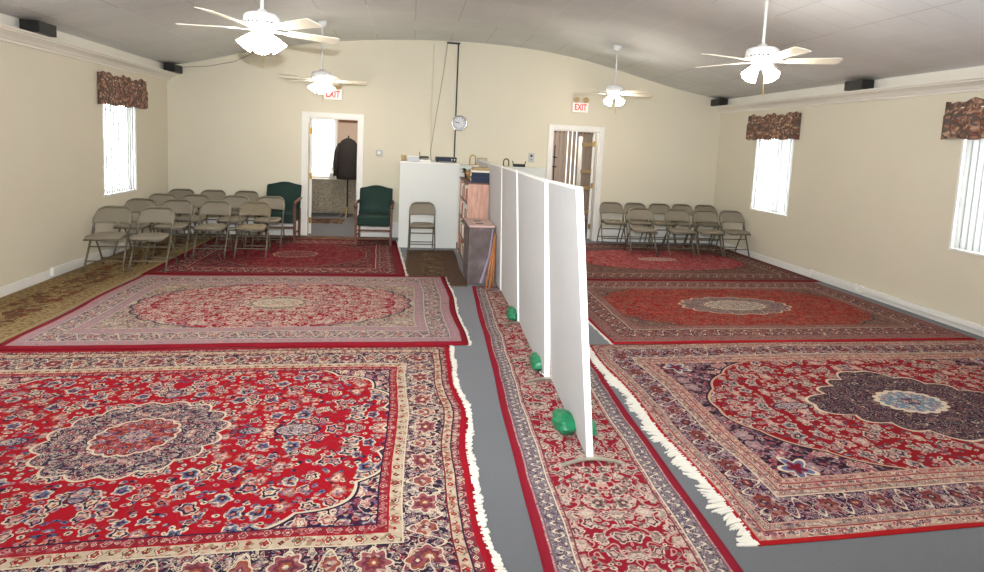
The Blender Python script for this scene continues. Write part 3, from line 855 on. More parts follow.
# far right
x0, x1, y0, y1 = 2.1, 5.73, 6.53, 9.14
S = dict(h=((x1 - x0) / 2, (y1 - y0) / 2), fs=10, bs=15, pal=[(186, 134, 128), (180, 66, 74), (140, 50, 58), (170, 104, 106), (110, 40, 50), (190, 134, 128)], red=(150, 34, 44), sp=(92, 70, 64), palsp=[(140, 116, 98), (120, 84, 80), (110, 96, 90), (130, 66, 64), (84, 60, 62), (160, 140, 116)], vsp=(140, 110, 96),
         fld=(1.42, .72, 2.2), lobes=12, lobe=.03, outline=(120, 84, 76), vine=(206, 120, 116), vw=.08, leafsize=.4, leafd=.9, med=(.30, .12), medc=(180, 140, 134), palmed=[CREAM, PINK, (200, 180, 170), MAUVE, (160, 110, 110), CREAM],
         bands=[('solid', .04, (120, 26, 34)), ('guard', .15, (100, 66, 60), .07, .1, .02, [(130, 100, 86), (90, 60, 60), ROSE, NAVY, CREAM], (120, 80, 70)),
                ('main', .36, (84, 58, 56), .28, .25, .07, [(130, 100, 86), (110, 60, 66), (110, 76, 70), (130, 84, 70), (64, 44, 54), (140, 116, 96)], [(140, 110, 94), (110, 60, 60), (140, 84, 66), NAVY, CREAM]),
                ('guard', .45, (118, 96, 84), .07, .4, .02, [(140, 116, 100), (100, 76, 70), ROSE, NAVY, CREAM], (110, 76, 70))])
o = rugmesh('persian_rug', 'pinkish red rug with brown border under the folding chairs at the right', (x0 + x1) / 2, (y0 + y1) / 2, S['h'][0], S['h'][1], rugmat('rug_weave_far_right', S), .010)
# centre runner
hyR = 2.55; ang = -math.atan2(.19, 4.25)
S = dict(h=(.415, hyR), fs=11, bs=24, pal=[(206, 190, 172), (196, 166, 154), (150, 120, 112), (120, 110, 100), (90, 50, 60), (196, 170, 150)], red=(142, 26, 42), sp=(142, 26, 42), vine=(190, 150, 140), vw=.09, leafsize=.38, leafd=.9,
         bands=[('solid', .045, (140, 28, 44)), ('guard', .062, (160, 130, 134), .05, .053, .008, [PINK, CREAM, PINK, NAVY, CREAM], (120, 90, 100)),
                ('main', .150, (120, 112, 120), .10, .106, .026, [(160, 150, 150), (76, 70, 84), (110, 98, 106), (140, 122, 128), (60, 54, 66), (164, 152, 150)], [(150, 138, 140), (84, 74, 88), (140, 124, 128), (76, 66, 80), (170, 156, 150)]),
                ('guard', .172, (150, 112, 112), .05, .157, .01, [PINK, CREAM, PINK, NAVY, CREAM], (120, 60, 66))])
cy_ = 6.2 - hyR
xc = .575 + .415 + (cy_ - 1.94) * .19 / 4.25
rugmesh('runner_rug', 'long narrow red runner with grey floral borders beneath the white partition', xc, cy_, .415, hyR, rugmat('runner_weave', S), .007, rz=ang, nx=24, ny=120, wave=wv(.005, 3))
smallrug('runner_rug', 'brown and tan patterned runner along the left wall', -3.50, 6.78, .405, 2.42, [(134, 112, 76), (110, 60, 46), (92, 66, 48), (150, 130, 90)], 2, edgec=((152, 132, 94), (122, 98, 68)))
smallrug('floor_mat', 'dark brown patterned mat in front of the white cabinet', .34, 7.26, .37, 1.06, [(104, 84, 62), (90, 60, 50), (76, 62, 50), (120, 100, 76)], 5, edgec=((98, 80, 64), (84, 64, 54)))
smallrug('floor_mat', 'thin brown strip of carpet along the foot of the back wall left of the cabinet', -2.05, 9.235, 1.75, .14, [(128, 98, 76), (110, 84, 66), (100, 78, 62), (140, 112, 90)], 7)

# ------------------------------------------------------------------ folding chair (faces -y)
def make_chair(label, fab, grp=None):
    t = thing('folding_chair', label, 'chair', (0, 0, 0), 0, grp)
    cm = M['chairmetal']
    def up(z):   # y of the upright at height z : front foot -> back top
        return -.15 + .33 * (z / .77)
    xb = .215
    for s_ in (-1, 1):
        bm = nb(); tube(bm, [(s_ * .225, up(.0), .006), (s_ * .222, up(.2), .2), (s_ * xb, up(.44), .44)], .0125); link('leg', bm, cm, t, smooth=True)
        bm = nb(); tube(bm, [(s_ * .20, .27, .006), (s_ * .20, .18, .22), (s_ * .195, .06, .415)], .011); link('leg', bm, cm, t, smooth=True)
    arc = []
    for k in range(9):
        a = pi / 2 * k / 8; arc.append((xb - .115 + .115 * cos(a), .655 + .115 * sin(a)))
    P = [(xb, .44), (xb, .56)] + arc
    pts = [(x, up(z), z) for x, z in P] + [(-x, up(z), z) for x, z in P[::-1]]
    bm = nb(); tube(bm, pts, .0125); link('back_frame', bm, cm, t, smooth=True)
    # backrest: curved padded panel with rounded upper corners
    bm = nb(); n = 16; cols = []
    for i in range(n + 1):
        x = -.230 + .460 * i / n
        e = min(1, max(0, abs(x) - (.230 - .128)) / .128)
        zt = .786 - .128 * (1 - math.sqrt(max(0, 1 - e * e)))
        zb = .575 - .012 * (1 - (x / .230) ** 2) * -1
        bow = .028 * (1 - (x / .230) ** 2)
        col = []
        for (f, dd) in ((0, -.012), (.08, -.019), (.5, -.026), (.92, -.019), (1, -.013), (1, .013), (.5, .015), (0, .012)):
            z = zb + (zt - zb) * f
            col.append(bm.verts.new((x, up(z) + bow + dd, z)))
        cols.append(col)
    for a, b in zip(cols, cols[1:]):
        for k in range(8): bm.faces.new((a[k], b[k], b[(k + 1) % 8], a[(k + 1) % 8]))
    bm.faces.new(cols[0]); bm.faces.new(cols[-1][::-1]); fixn(bm)
    link('backrest', bm, fab, t, smooth=True)
    # seat cushion
    bm = nb(); rings = []
    for z, ins in ((.418, .012), (.425, 0), (.445, 0), (.458, .02), (.464, .07)):
        ring = []
        for k in range(32):
            a = 2 * pi * k / 32; ca, sa = cos(a), sin(a)
            hx_, hy_ = .2 - ins, .195 - ins
            p = 4.5
            r_ = (abs(ca / hx_) ** p + abs(sa / hy_) ** p) ** (-1 / p)
            ring.append(bm.verts.new((r_ * ca * (1.03 if sa < 0 else .97), -.03 + r_ * sa, z)))
        rings.append(ring)
    for a, b in zip(rings, rings[1:]):
        for k in range(32): bm.faces.new((a[k], a[(k + 1) % 32], b[(k + 1) % 32], b[k]))
    bm.faces.new(rings[0][::-1]); bm.faces.new(rings[-1]); fixn(bm)
    link('seat', bm, fab, t, smooth=True)
    bm = nb(); tube(bm, [(-.19, -.19, .412), (.19, -.19, .412), (.19, .13, .412), (-.19, .13, .412)], .011, closed=True); link('seat_frame', bm, cm, t, smooth=True)
    for z, y, w in ((.13, up(.13), .222), (.30, up(.30), .215)):
        bm = nb(); tube(bm, [(-w, y, z), (w, y, z)], .0085); link('crossbar', bm, cm, t)
    bm = nb(); tube(bm, [(-.20, .226, .11), (.20, .226, .11)], .0085); link('crossbar', bm, cm, t)
    for s_ in (-1, 1):
        bm = nb(); tube(bm, [(s_ * .205, .06, .42), (s_ * .208, .09, .50), (s_ * .212, up(.56), .56)], .009); link('hinge_link', bm, cm, t)
    return t
TOPDY = .16
CH = [
 (-3.52, 7.00, 'taupe folding chair at the front of the left group, beside the left wall'),
 (-3.05, 7.02, 'taupe folding chair in the front row of the left group, second from the left wall'),
 (-3.62, 7.84, 'taupe folding chair in the second row of the left group, nearest the left wall'),
 (-3.15, 7.84, 'taupe folding chair in the second row of the left group, second from the left wall'),
 (-2.64, 7.80, 'taupe folding chair in the second row at the left, beside the speckled one'),
 (-3.62, 8.50, 'taupe folding chair mostly hidden in the third row, nearest the left wall'),
 (-3.17, 8.52, 'taupe folding chair in the third row of the left group, second from the left wall'),
 (-2.60, 8.52, 'taupe folding chair in the third row, directly left of the one before the green armchair'),
 (-2.10, 8.55, 'taupe folding chair in front of the green armchair left of the doorway'),
 (-3.66, 9.27, 'taupe folding chair in the back row of the left group, nearest the left wall'),
 (-3.18, 9.27, 'taupe folding chair in the middle of the back row of the left group'),
 (-2.68, 9.27, 'taupe folding chair in the back row of the left group, next to the green armchair'),
 (3.63, 9.22, 'taupe folding chair in the back row at the right, beside the door casing'),
 (4.10, 9.22, 'taupe folding chair in the back right row, second from the doorway'),
 (4.57, 9.22, 'taupe folding chair in the middle of the back right row'),
 (5.02, 9.22, 'taupe folding chair in the back right row, second from the corner'),
 (5.48, 9.22, 'taupe folding chair in the back right row, nearest the corner'),
 (3.82, 8.40, 'taupe folding chair in the front right row, nearest the doorway'),
 (4.46, 8.36, 'taupe folding chair in the front right row, second from the doorway'),
 (4.96, 8.34, 'taupe folding chair in the front right row, second from the right wall'),
 (5.46, 8.37, 'taupe folding chair at the end of the front right row, beside the right wall'),
 (0.20, 8.37, 'lone taupe folding chair standing against the white cabinet'),
]
ch0 = make_chair(CH[0][2], M['fabric'])
for i, (x, y, lab) in enumerate(CH):
    g_ = 'folding chairs grouped at the left' if x < -1 else ('folding chairs in two rows at the right' if x > 1 else None)
    o = ch0 if i == 0 else dup(ch0, (0, 0, 0), 0, lab)
    o.location = (x, y - TOPDY, .0105 if abs(x) > 1 else .009)
    o.rotation_euler = (0, 0, R(random.uniform(-3, 3)) if i != 21 else 0)
    if g_: o['group'] = g_
sp = make_chair('folding chair with speckled darker fabric in the second row at the left', M['fabric_dk'], 'folding chairs grouped at the left')
sp.location = (-2.13, 7.84 - TOPDY, .0105)
for o in bpy.data.objects:
    if o.name.startswith('folding_chair') and o.type == 'EMPTY': o.scale = (.97 if o.location.x > 1 else .90, .92, .95)

# ------------------------------------------------------------------ green armchairs
def armchair(label, x, y, rz):
    t = thing('armchair', label, 'armchair', (x, y, .0108), rz, 'green armchairs beside the left doorway')
    W = M['cherry']
    for sx in (-1, 1):
        bm = nb(); box(bm, sx * .275 - .02, sx * .275 + .02, -.27, -.23, 0, .64, bev=.005); link('leg', bm, W, t)
        bm = nb(); box(bm, sx * .26 - .02, sx * .26 + .02, .17, .21, 0, .5, bev=.005); link('leg', bm, W, t)
        bm = nb(); tube(bm, [(sx * .275, .22, .66), (sx * .29, .0, .665), (sx * .29, -.22, .65), (sx * .285, -.30, .63), (sx * .285, -.31, .60)], .024, 10); link('armrest', bm, W, t, smooth=True)
        bm = nb(); tube(bm, [(sx * .27, -.25, .14), (sx * .26, .19, .14)], .013); link('stretcher', bm, W, t)
    bm = nb(); tube(bm, [(-.26, -.25, .1), (.26, -.25, .1)], .013); link('stretcher', bm, W, t)
    bm = nb(); tube(bm, [(-.26, -.25, .24), (.26, -.25, .24)], .013); link('stretcher', bm, W, t)
    bm = nb(); box(bm, -.265, .265, -.27, .2, .31, .47, bev=.025); link('seat', bm, M['green'], t, smooth=False)
    bm = nb(); n = 20; F = []; Bk = []
    for i in range(n + 1):
        x_ = -.27 + .54 * i / n
        zt = .875 + .045 * (cos(x_ / .27 * pi) * .5 + .5) - (.01 if abs(x_) > .25 else 0)
        F.append((x_, zt))
    rows = []
    for f in (0, .15, .4, .7, .92, 1):
        rows.append([(x_, .46 + (zt - .46) * f, f) for x_, zt in F])
    def yy(z, off): return .14 + .14 * (z - .46) / .46 + off
    A_ = [[bm.verts.new((x_ , yy(z, -.035 * (1 if 0 < f < 1 else .5) * (1 - (x_ / .285) ** 4)), z)) for x_, z, f in r] for r in rows]
    B_ = [[bm.verts.new((x_, yy(z, .045), z)) for x_, z, f in r] for r in rows]
    for a, b in zip(A_, A_[1:]):
        for i in range(n): bm.faces.new((a[i], a[i + 1], b[i + 1], b[i]))
    for a, b in zip(B_, B_[1:]):
        for i in range(n): bm.faces.new((a[i], b[i], b[i + 1], a[i + 1]))
    for i in range(n):
        bm.faces.new((A_[-1][i], A_[-1][i + 1], B_[-1][i + 1], B_[-1][i])); bm.faces.new((A_[0][i], B_[0][i], B_[0][i + 1], A_[0][i + 1]))
    for r0 in range(len(rows) - 1):
        bm.faces.new((A_[r0][0], A_[r0 + 1][0], B_[r0 + 1][0], B_[r0][0])); bm.faces.new((A_[r0][-1], B_[r0][-1], B_[r0 + 1][-1], A_[r0 + 1][-1]))
    fixn(bm); link('backrest', bm, M['green'], t, smooth=False)
armchair('dark green wooden armchair between the left doorway and the white cabinet', -.56, 8.86, 0)
armchair('dark green wooden armchair left of the doorway, behind a folding chair', -2.07, 8.98, 0)

# ------------------------------------------------------------------ cabinet, ledge and what stands on them
t = thing('cabinet', 'plain white cabinet against the back wall behind a single folding chair', 'cabinet', (.30, 8.95, 0))
bm = nb(); box(bm, -.465, .465, -.44, .40, .0, 1.355, bev=.004); link('body', bm, M['cab'], t)
bm = nb(); box(bm, -.475, .475, -.452, .42, 1.355, 1.38, bev=.005); link('top', bm, M['trim'], t)
bm = nb(); box(bm, .79, 2.32, 9.05, 9.40, 0, 1.31); box(bm, .78, 2.33, 9.03, 9.40, 1.31, 1.335, bev=.004)
tag(link('low_wall_cabinet', bm, M['cab']), 'low white cupboard behind the top of the partition, right of the white cabinet', 'cabinet')
CT = 1.381
t = thing('candle', 'small cream jar candle at the left end of the white cabinet top', 'candle', (-.12, 8.75, CT))
bm = nb(); lathe(bm, [(.04, 0), (.045, .02), (.045, .08), (.035, .09)], n=16); link('jar', bm, M['tan'], t, smooth=True)
bm = nb(); lathe(bm, [(.004, .09), (.004, .12), (0, .125)], n=6); link('wick', bm, M['paper'], t)
t = thing('document_box', 'pale grey flat box on the white cabinet, beside the candle', 'box', (.03, 8.75, CT))
bm = nb(); box(bm, -.09, .10, -.06, .06, 0, .07, bev=.004); link('body', bm, M['grey'], t)
bm = nb(); box(bm, -.094, .104, -.064, .064, .07, .085, bev=.004); link('lid', bm, M['white'], t)
t = thing('telephone', 'white and grey desk telephone with short antenna on the cabinet top', 'telephone', (.225, 8.75, CT))
bm = nb(); prism(bm, [(-.07, 0), (.07, 0), (.07, .05), (-.07, .025)], 'x', -.09, .09); fixn(bm); link('base', bm, M['white'], t)
bm = nb(); box(bm, -.085, .06, .0, .05, .055, .085, bev=.01); link('handset', bm, M['blk'], t)
bm = nb(); tube(bm, [(-.085, .05, .04), (-.09, .05, .15)], .006); link('antenna', bm, M['blk'], t)
for k in range(3):
    bm = nb(); box(bm, -.03 + k * .03, -.01 + k * .03, -.05, -.035, .03, .04); link('button', bm, M['blk'], t)
t = thing('amplifier', 'flat black audio receiver on the right half of the white cabinet top', 'amplifier', (.565, 8.78, CT))
bm = nb(); box(bm, -.17, .17, -.11, .11, .012, .085, bev=.004); link('body', bm, M['blk'], t)
bm = nb(); box(bm, -.16, .06, -.114, -.11, .03, .07); link('display', bm, M['navy'], t)
for k in range(2):
    bm = nb(); lathe(bm, [(.012, 0), (.012, .012), (0, .013)], (.09 + k * .045, -.11, .048), 12, Matrix.Rotation(pi / 2, 4, 'X')); link('knob', bm, M['grey'], t)
for sx in (-.14, .14):
    bm = nb(); box(bm, sx - .015, sx + .015, -.09, .09, 0, .012); link('foot', bm, M['blk'], t)
LT = 1.336
t = thing('brass_ornament', 'arched brass ornament standing behind the books', 'ornament', (1.06, 9.2, LT))
def arch(w, h, r, mat, par):
    bm = nb(); P = [(-w, 0, 0)] + [(-w * cos(pi * k / 10), 0, h - w + w * sin(pi * k / 10)) for k in range(11)] + [(w, 0, 0)]
    tube(bm, P, r, 8); return link('arch', bm, mat, par, smooth=True)
arch(.05, .17, .009, M['brass'], t)
bm = nb(); box(bm, -.07, .07, -.03, .03, 0, .012, bev=.003); link('base', bm, M['brass'], t)
t = thing('picture_frame', 'small tan framed picture behind the stacked books', 'picture frame', (1.22, 9.2, LT))
bm = nb(); box(bm, -.09, .09, -.012, .012, 0, .13, bev=.003); link('frame', bm, M['tan'], t)
bm = nb(); box(bm, -.07, .07, -.015, -.012, .02, .11); link('picture', bm, M['grey'], t)
t = thing('brass_ornament', 'dark metal horseshoe-shaped ornament seen above the partition top', 'ornament', (1.65, 9.2, LT))
arch(.045, .13, .011, plain('dark_bronze', (96, 76, 50), .4, .8), t)
bm = nb(); box(bm, -.06, .06, -.025, .025, 0, .01, bev=.003); link('base', bm, M['brass'], t)
t = thing('tray', 'black open tray with raised ends seen above the partition top', 'tray', (1.88, 9.2, LT))
bm = nb(); box(bm, -.1, .1, -.07, .07, .0, .05, bev=.004); link('body', bm, M['blk'], t)
for s_ in (-1, 1):
    bm = nb(); tube(bm, [(s_ * .1, 0, .04), (s_ * .12, 0, .10)], .008); link('handle', bm, M['blk'], t)
# wall plates, clock, cables
def wallthing(name, label, cat, x, z, w, h, dpt, m, extra=None):
    t = thing(name, label, cat, (x, D, z))
    bm = nb(); box(bm, -w, w, -dpt, 0, -h, h, bev=.004); link('plate', bm, M[m], t)
    return t
t = wallthing('thermostat', 'white square thermostat on the wall between doorway and cabinet', 'thermostat', -.55, 1.47, .055, .055, .03, 'grey')
bm = nb(); lathe(bm, [(.032, 0), (.03, .012), (0, .014)], (0, -.03, 0), 20, Matrix.Rotation(pi / 2, 4, 'X')); link('dial', bm, M['white'], t, smooth=True)
t = wallthing('light_switch', 'pale wall switch plate with dark button just left of the right doorway', 'light switch', 2.14, 1.50, .055, .085, .012, 'grey')
bm = nb(); box(bm, -.018, .018, -.02, -.012, .015, .055); link('toggle', bm, M['blk'], t)
bm = nb(); box(bm, -.008, .008, -.02, -.012, -.045, -.025); link('toggle', bm, M['blk'], t)
t = thing('wall_clock', 'round chrome wall clock over the black conduit', 'clock', (.81, 9.35, 2.05))
bm = nb(); lathe(bm, [(.105, 0), (.135, .0), (.14, .02), (.13, .035), (.112, .03), (.105, .012)], (0, 0, 0), 36, Matrix.Rotation(pi / 2, 4, 'X'), caps=False); link('rim', bm, M['chrome'], t, smooth=True)
bm = nb(); lathe(bm, [(0, -.05), (.108, -.05), (.11, .01), (0, .011)], (0, 0, 0), 36, Matrix.Rotation(pi / 2, 4, 'X'), caps=False); link('face', bm, plain('clock_face', (206, 208, 210), .4), t)
bm = nb()
for k in range(12):
    box(bm, -.004, .004, -.0135, -.0115, .08, .1, Matrix.Rotation(k * pi / 6, 4, 'Y'))
link('hour_marks', bm, M['blk'], t)
for an, ln in ((-1.2, .05), (-1.35, .08)):
    bm = nb(); box(bm, -.004, .004, -.017, -.014, -.01, ln, Matrix.Rotation(an, 4, 'Y')); link('hand', bm, M['blk'], t)
t = thing('cable_conduit', 'thin black conduit running from ceiling to the amplifier, behind the clock', 'conduit', (.75, D, 1.4))
bm = nb(); tube(bm, [(0, -.012, .02), (0, -.012, 2.02)], .012, 8); link('pipe', bm, M['blk'], t)
bm = nb(); box(bm, -.2, .03, -.02, -.0, 2.0, 2.03); link('bracket', bm, M['blk'], t)
bm = nb(); tube(bm, [(.56, D - .01, 3.40), (.53, D - .012, 3.1), (.50, D - .012, 2.85), (.455, D - .012, 2.5), (.42, D - .012, 2.26), (.37, D - .014, 1.85), (.335, D - .02, 1.55), (.33, 8.9, 1.40)], .0045, 6)
tag(link('hanging_cord', bm, plain('grey_cord', (130, 122, 104), .6), smooth=True), 'thin grey cord curving down the wall left of the black conduit', 'cord')
bm = nb(); tube(bm, [(.33, D - .008, 3.38), (.325, D - .008, 2.4), (.33, D - .008, 1.42)], .0035, 6)
tag(link('hanging_cord', bm, plain('cream_cord', (206, 196, 168), .6), smooth=True), 'straight cream cord on the wall, leftmost of the cords above the cabinet', 'cord')
# exit signs
def exitsign(label, x, z):
    t = thing('exit_sign', label, 'exit sign', (x, D, z), 0, None)
    bm = nb(); box(bm, -.15, .15, -.05, 0, -.09, .09, bev=.006); link('housing', bm, M['white'], t)
    bm = nb(); box(bm, -.135, .135, -.054, -.05, -.075, .075); link('face', bm, M['signface'], t)
    cu = bpy.data.curves.new('exit_lettering', 'FONT'); cu.body = 'EXIT'; cu.size = .155; cu.extrude = .002; cu.offset = .003
    cu.align_x = 'CENTER'; cu.align_y = 'CENTER'
    to = bpy.data.objects.new('tmp', cu); C.objects.link(to)
    dg = bpy.context.evaluated_depsgraph_get(); dg.update()
    me = bpy.data.meshes.new_from_object(to.evaluated_get(dg))
    bpy.data.objects.remove(to)
    me.materials.clear(); me.materials.append(M['red'])
    l = bpy.data.objects.new('lettering', me); C.objects.link(l); l.parent = t; l.location = (0, -.056, 0); l.rotation_euler = (pi / 2, 0, 0); l.scale = (.72, 1, 1)
    l['label'] = 'red word EXIT'
    for s_ in (-1, 1):
        bm = nb(); lathe(bm, [(.0, -.045), (.03, -.04), (.045, 0), (.052, .03), (.045, .034), (0, .03)], (s_ * .09, -.05, .14), 16, Matrix.Rotation(pi / 2 + .2, 4, 'X'), caps=False)
        h_ = link('lamp_head', bm, M['tan'], t, smooth=True)
        bm = nb(); tube(bm, [(s_ * .09, -.03, .085), (s_ * .09, -.03, .12)], .012); link('lamp_stem', bm, M['white'], h_)
exitsign('red and white EXIT sign above the left doorway', -1.33, 2.42)
exitsign('red and white EXIT sign above the right doorway', 2.99, 2.44)
# ------------------------------------------------------------------ bookshelf, box, sticks
t = thing('bookcase', 'pinkish wooden bookcase squeezed between the cabinet and the partition', 'bookcase', (.90, 7.62, 0))
PW = M['pinkwood']
bm = nb(); box(bm, -.14, .14, -.62, -.595, 0, 1.17, bev=.003); link('side_panel', bm, PW, t)
bm = nb(); box(bm, -.14, .14, .555, .58, 0, 1.17, bev=.003); link('side_panel', bm, PW, t)
bm = nb(); box(bm, .125, .14, -.595, .555, 0, 1.17); link('back_panel', bm, PW, t)
bm = nb(); box(bm, -.15, .145, -.63, .59, 1.17, 1.19, bev=.003); link('top', bm, M['cherry'], t)
for zz in (.06, .33, .61, .89):
    bm = nb(); box(bm, -.14, .125, -.595, .555, zz, zz + .02); link('shelf', bm, M['cherry'], t)
n = 0; cols_ = [(226, 220, 206), (206, 196, 176), (170, 70, 60), (214, 206, 190), (86, 110, 76), (150, 130, 104), (196, 190, 186)]
bmats = [plain('book_cover_%d' % i, c, .6) for i, c in enumerate(cols_)]
bt = None
for si, zz in enumerate((.08, .35, .63, .91)):
    y = -.58
    names = ['bottom', 'second', 'third', 'top'][si]
    while y < .50:
        w = random.choice((.03, .04, .05, .06)); h = random.uniform(.15, .22); dp = random.uniform(.13, .19)
        if random.random() < .12: y += .05; continue
        bm = nb(); box(bm, 0, dp, 0, w - .002, 0, h, bev=.003)
        o = link('book', bm, random.choice(bmats), None, (.765 + .01 * random.random(), 7.62 + y, zz + .0005))
        tag(o, 'book standing in the %s shelf of the pinkish bookcase' % names, 'book', 'books in the %s shelf of the bookcase' % names)
        y += w; n += 1
BT = 1.191
for k, (w, dd, h, m_, lab) in enumerate([(.26, .2, .07, 'navy', 'thick navy book at the bottom of the stack on the bookcase'), (.255, .2, .065, 'navy', 'navy book in the middle of the stack on the bookcase'), (.25, .19, .025, 'paper', 'white book on top of the stack on the bookcase')]):
    zb = BT + (0, .071, .137)[k]
    t = thing('book', lab, 'book', (.925, 7.12, zb), R((0, 2, -2)[k]), 'book stack on the bookcase')
    bm = nb(); box(bm, -w / 2, w / 2, -dd / 2, dd / 2, 0, .006); box(bm, -w / 2, w / 2, -dd / 2, dd / 2, h - .006, h); box(bm, -w / 2, w / 2, -dd / 2, -dd / 2 + .006, .006, h - .006); link('cover', bm, M[m_], t)
    bm = nb(); box(bm, -w / 2 + .008, w / 2 - .008, -dd / 2 + .006, dd / 2 - .008, .006, h - .006); link('pages', bm, M['paper'], t)
bm = nb()
for i in range(2): box(bm, -.12 + .02 * i, .12, -.13, .15, .0 + .02 * i, .018 + .02 * i, bev=.006)
o = link('folded_cloth', bm, M['tan'], None, (.93, 7.14, BT + .163)); tag(o, 'folded tan cloth lying on top of the navy books', 'cloth')
t = thing('wicker_basket', 'small wicker basket beside the navy books on the bookcase', 'basket', (.86, 7.55, BT))
bm = nb(); lathe(bm, [(.05, 0), (.075, .06), (.085, .12), (.078, .12), (.066, .06), (.04, .01), (0, .01)], n=20); link('bowl', bm, M['wicker'], t, smooth=True)
bm = nb(); tube(bm, [(.08 * cos(2 * pi * k / 20), .08 * sin(2 * pi * k / 20), .12) for k in range(20)], .008, closed=True); link('rim', bm, M['wicker'], t)
t = thing('plant_pot', 'dark leafy bundle at the far end of the bookcase top', 'plant', (.84, 7.9, BT))
bm = nb(); lathe(bm, [(.04, 0), (.05, .07), (.045, .07), (0, .06)], n=14); link('pot', bm, M['blk'], t)
bm = nb()
for k in range(26):
    a = random.uniform(0, 2 * pi); r_ = random.uniform(.02, .09); z = random.uniform(.08, .14)
    p = Vector((r_ * cos(a), r_ * sin(a), z)); q = Vector((cos(a + 1), sin(a + 1), .3)) * .025; u_ = Vector((cos(a), sin(a), -.3)) * .05
    v = [bm.verts.new(p - u_ * .3), bm.verts.new(p + q * .5), bm.verts.new(p + u_), bm.verts.new(p - q * .5)]; bm.faces.new(v)
    bm.faces.new((v[0], bm.verts.new(Vector((0, 0, .06))), v[3]))
link('leaves', bm, plain('dark_leaf', (50, 60, 34), .6), t)
t = thing('cardboard_box', 'tall grey-brown box with hand holes in its pinkish top, before the bookcase', 'box', (.872, 6.58, .008), 0)
g = G('worn_cardboard'); nz = g.noise(g.coord(), 6, 4); nn = g.noise(g.coord(), 30, 2)
col = g.ramp(nz, [(.3, lin((76, 64, 60))), (.5, lin((94, 81, 80))), (.7, lin((122, 110, 114)))], False)
cbm = g.fin(g.mix(nn * .3, col, lin((70, 58, 54))), .6)
bm = nb(); box(bm, -.155, .155, -.3, .3, 0, .70, bev=.006); link('body', bm, cbm, t)
bm = nb(); box(bm, -.16, .16, -.305, .305, .70, .722, bev=.005); link('top_flap', bm, plain('pink_cardboard', (196, 166, 158), .7, var=.2, vs=8), t)['label'] = 'pinkish grey box top'
for k in range(2):
    bm = nb(); box(bm, -.06, .03, -.17 + k * .22, -.11 + k * .22, .722, .725); link('hand_hole', bm, M['blk'], t)
bm = nb(); tube(bm, [(.01, -.305, .02), (.10, -.307, .35), (.13, -.306, .68)], .012, 6, taper=[1.4, 1, .7]); link('torn_tape', bm, plain('lilac_tape', (150, 140, 158), .5), t)
for k, (xa, ya, xb, yb, zt) in enumerate([(.90, 5.98, 1.012, 6.15, .62), (.955, 6.04, 1.024, 6.20, .56), (1.01, 6.13, 1.034, 6.262, .64)]):
    bm = nb(); tube(bm, [(xa, ya, .02), (xb, yb, zt)], .012, 8)
    lab = ['orange wooden pole leaning on the partition, the leftmost of three', 'orange wooden pole leaning on the partition, the shortest of three', 'orange wooden pole leaning on the partition, the rearmost of three'][k]
    tag(link('wooden_pole', bm, M['orangewood'], smooth=True), lab, 'pole', 'poles leaning on the partition')

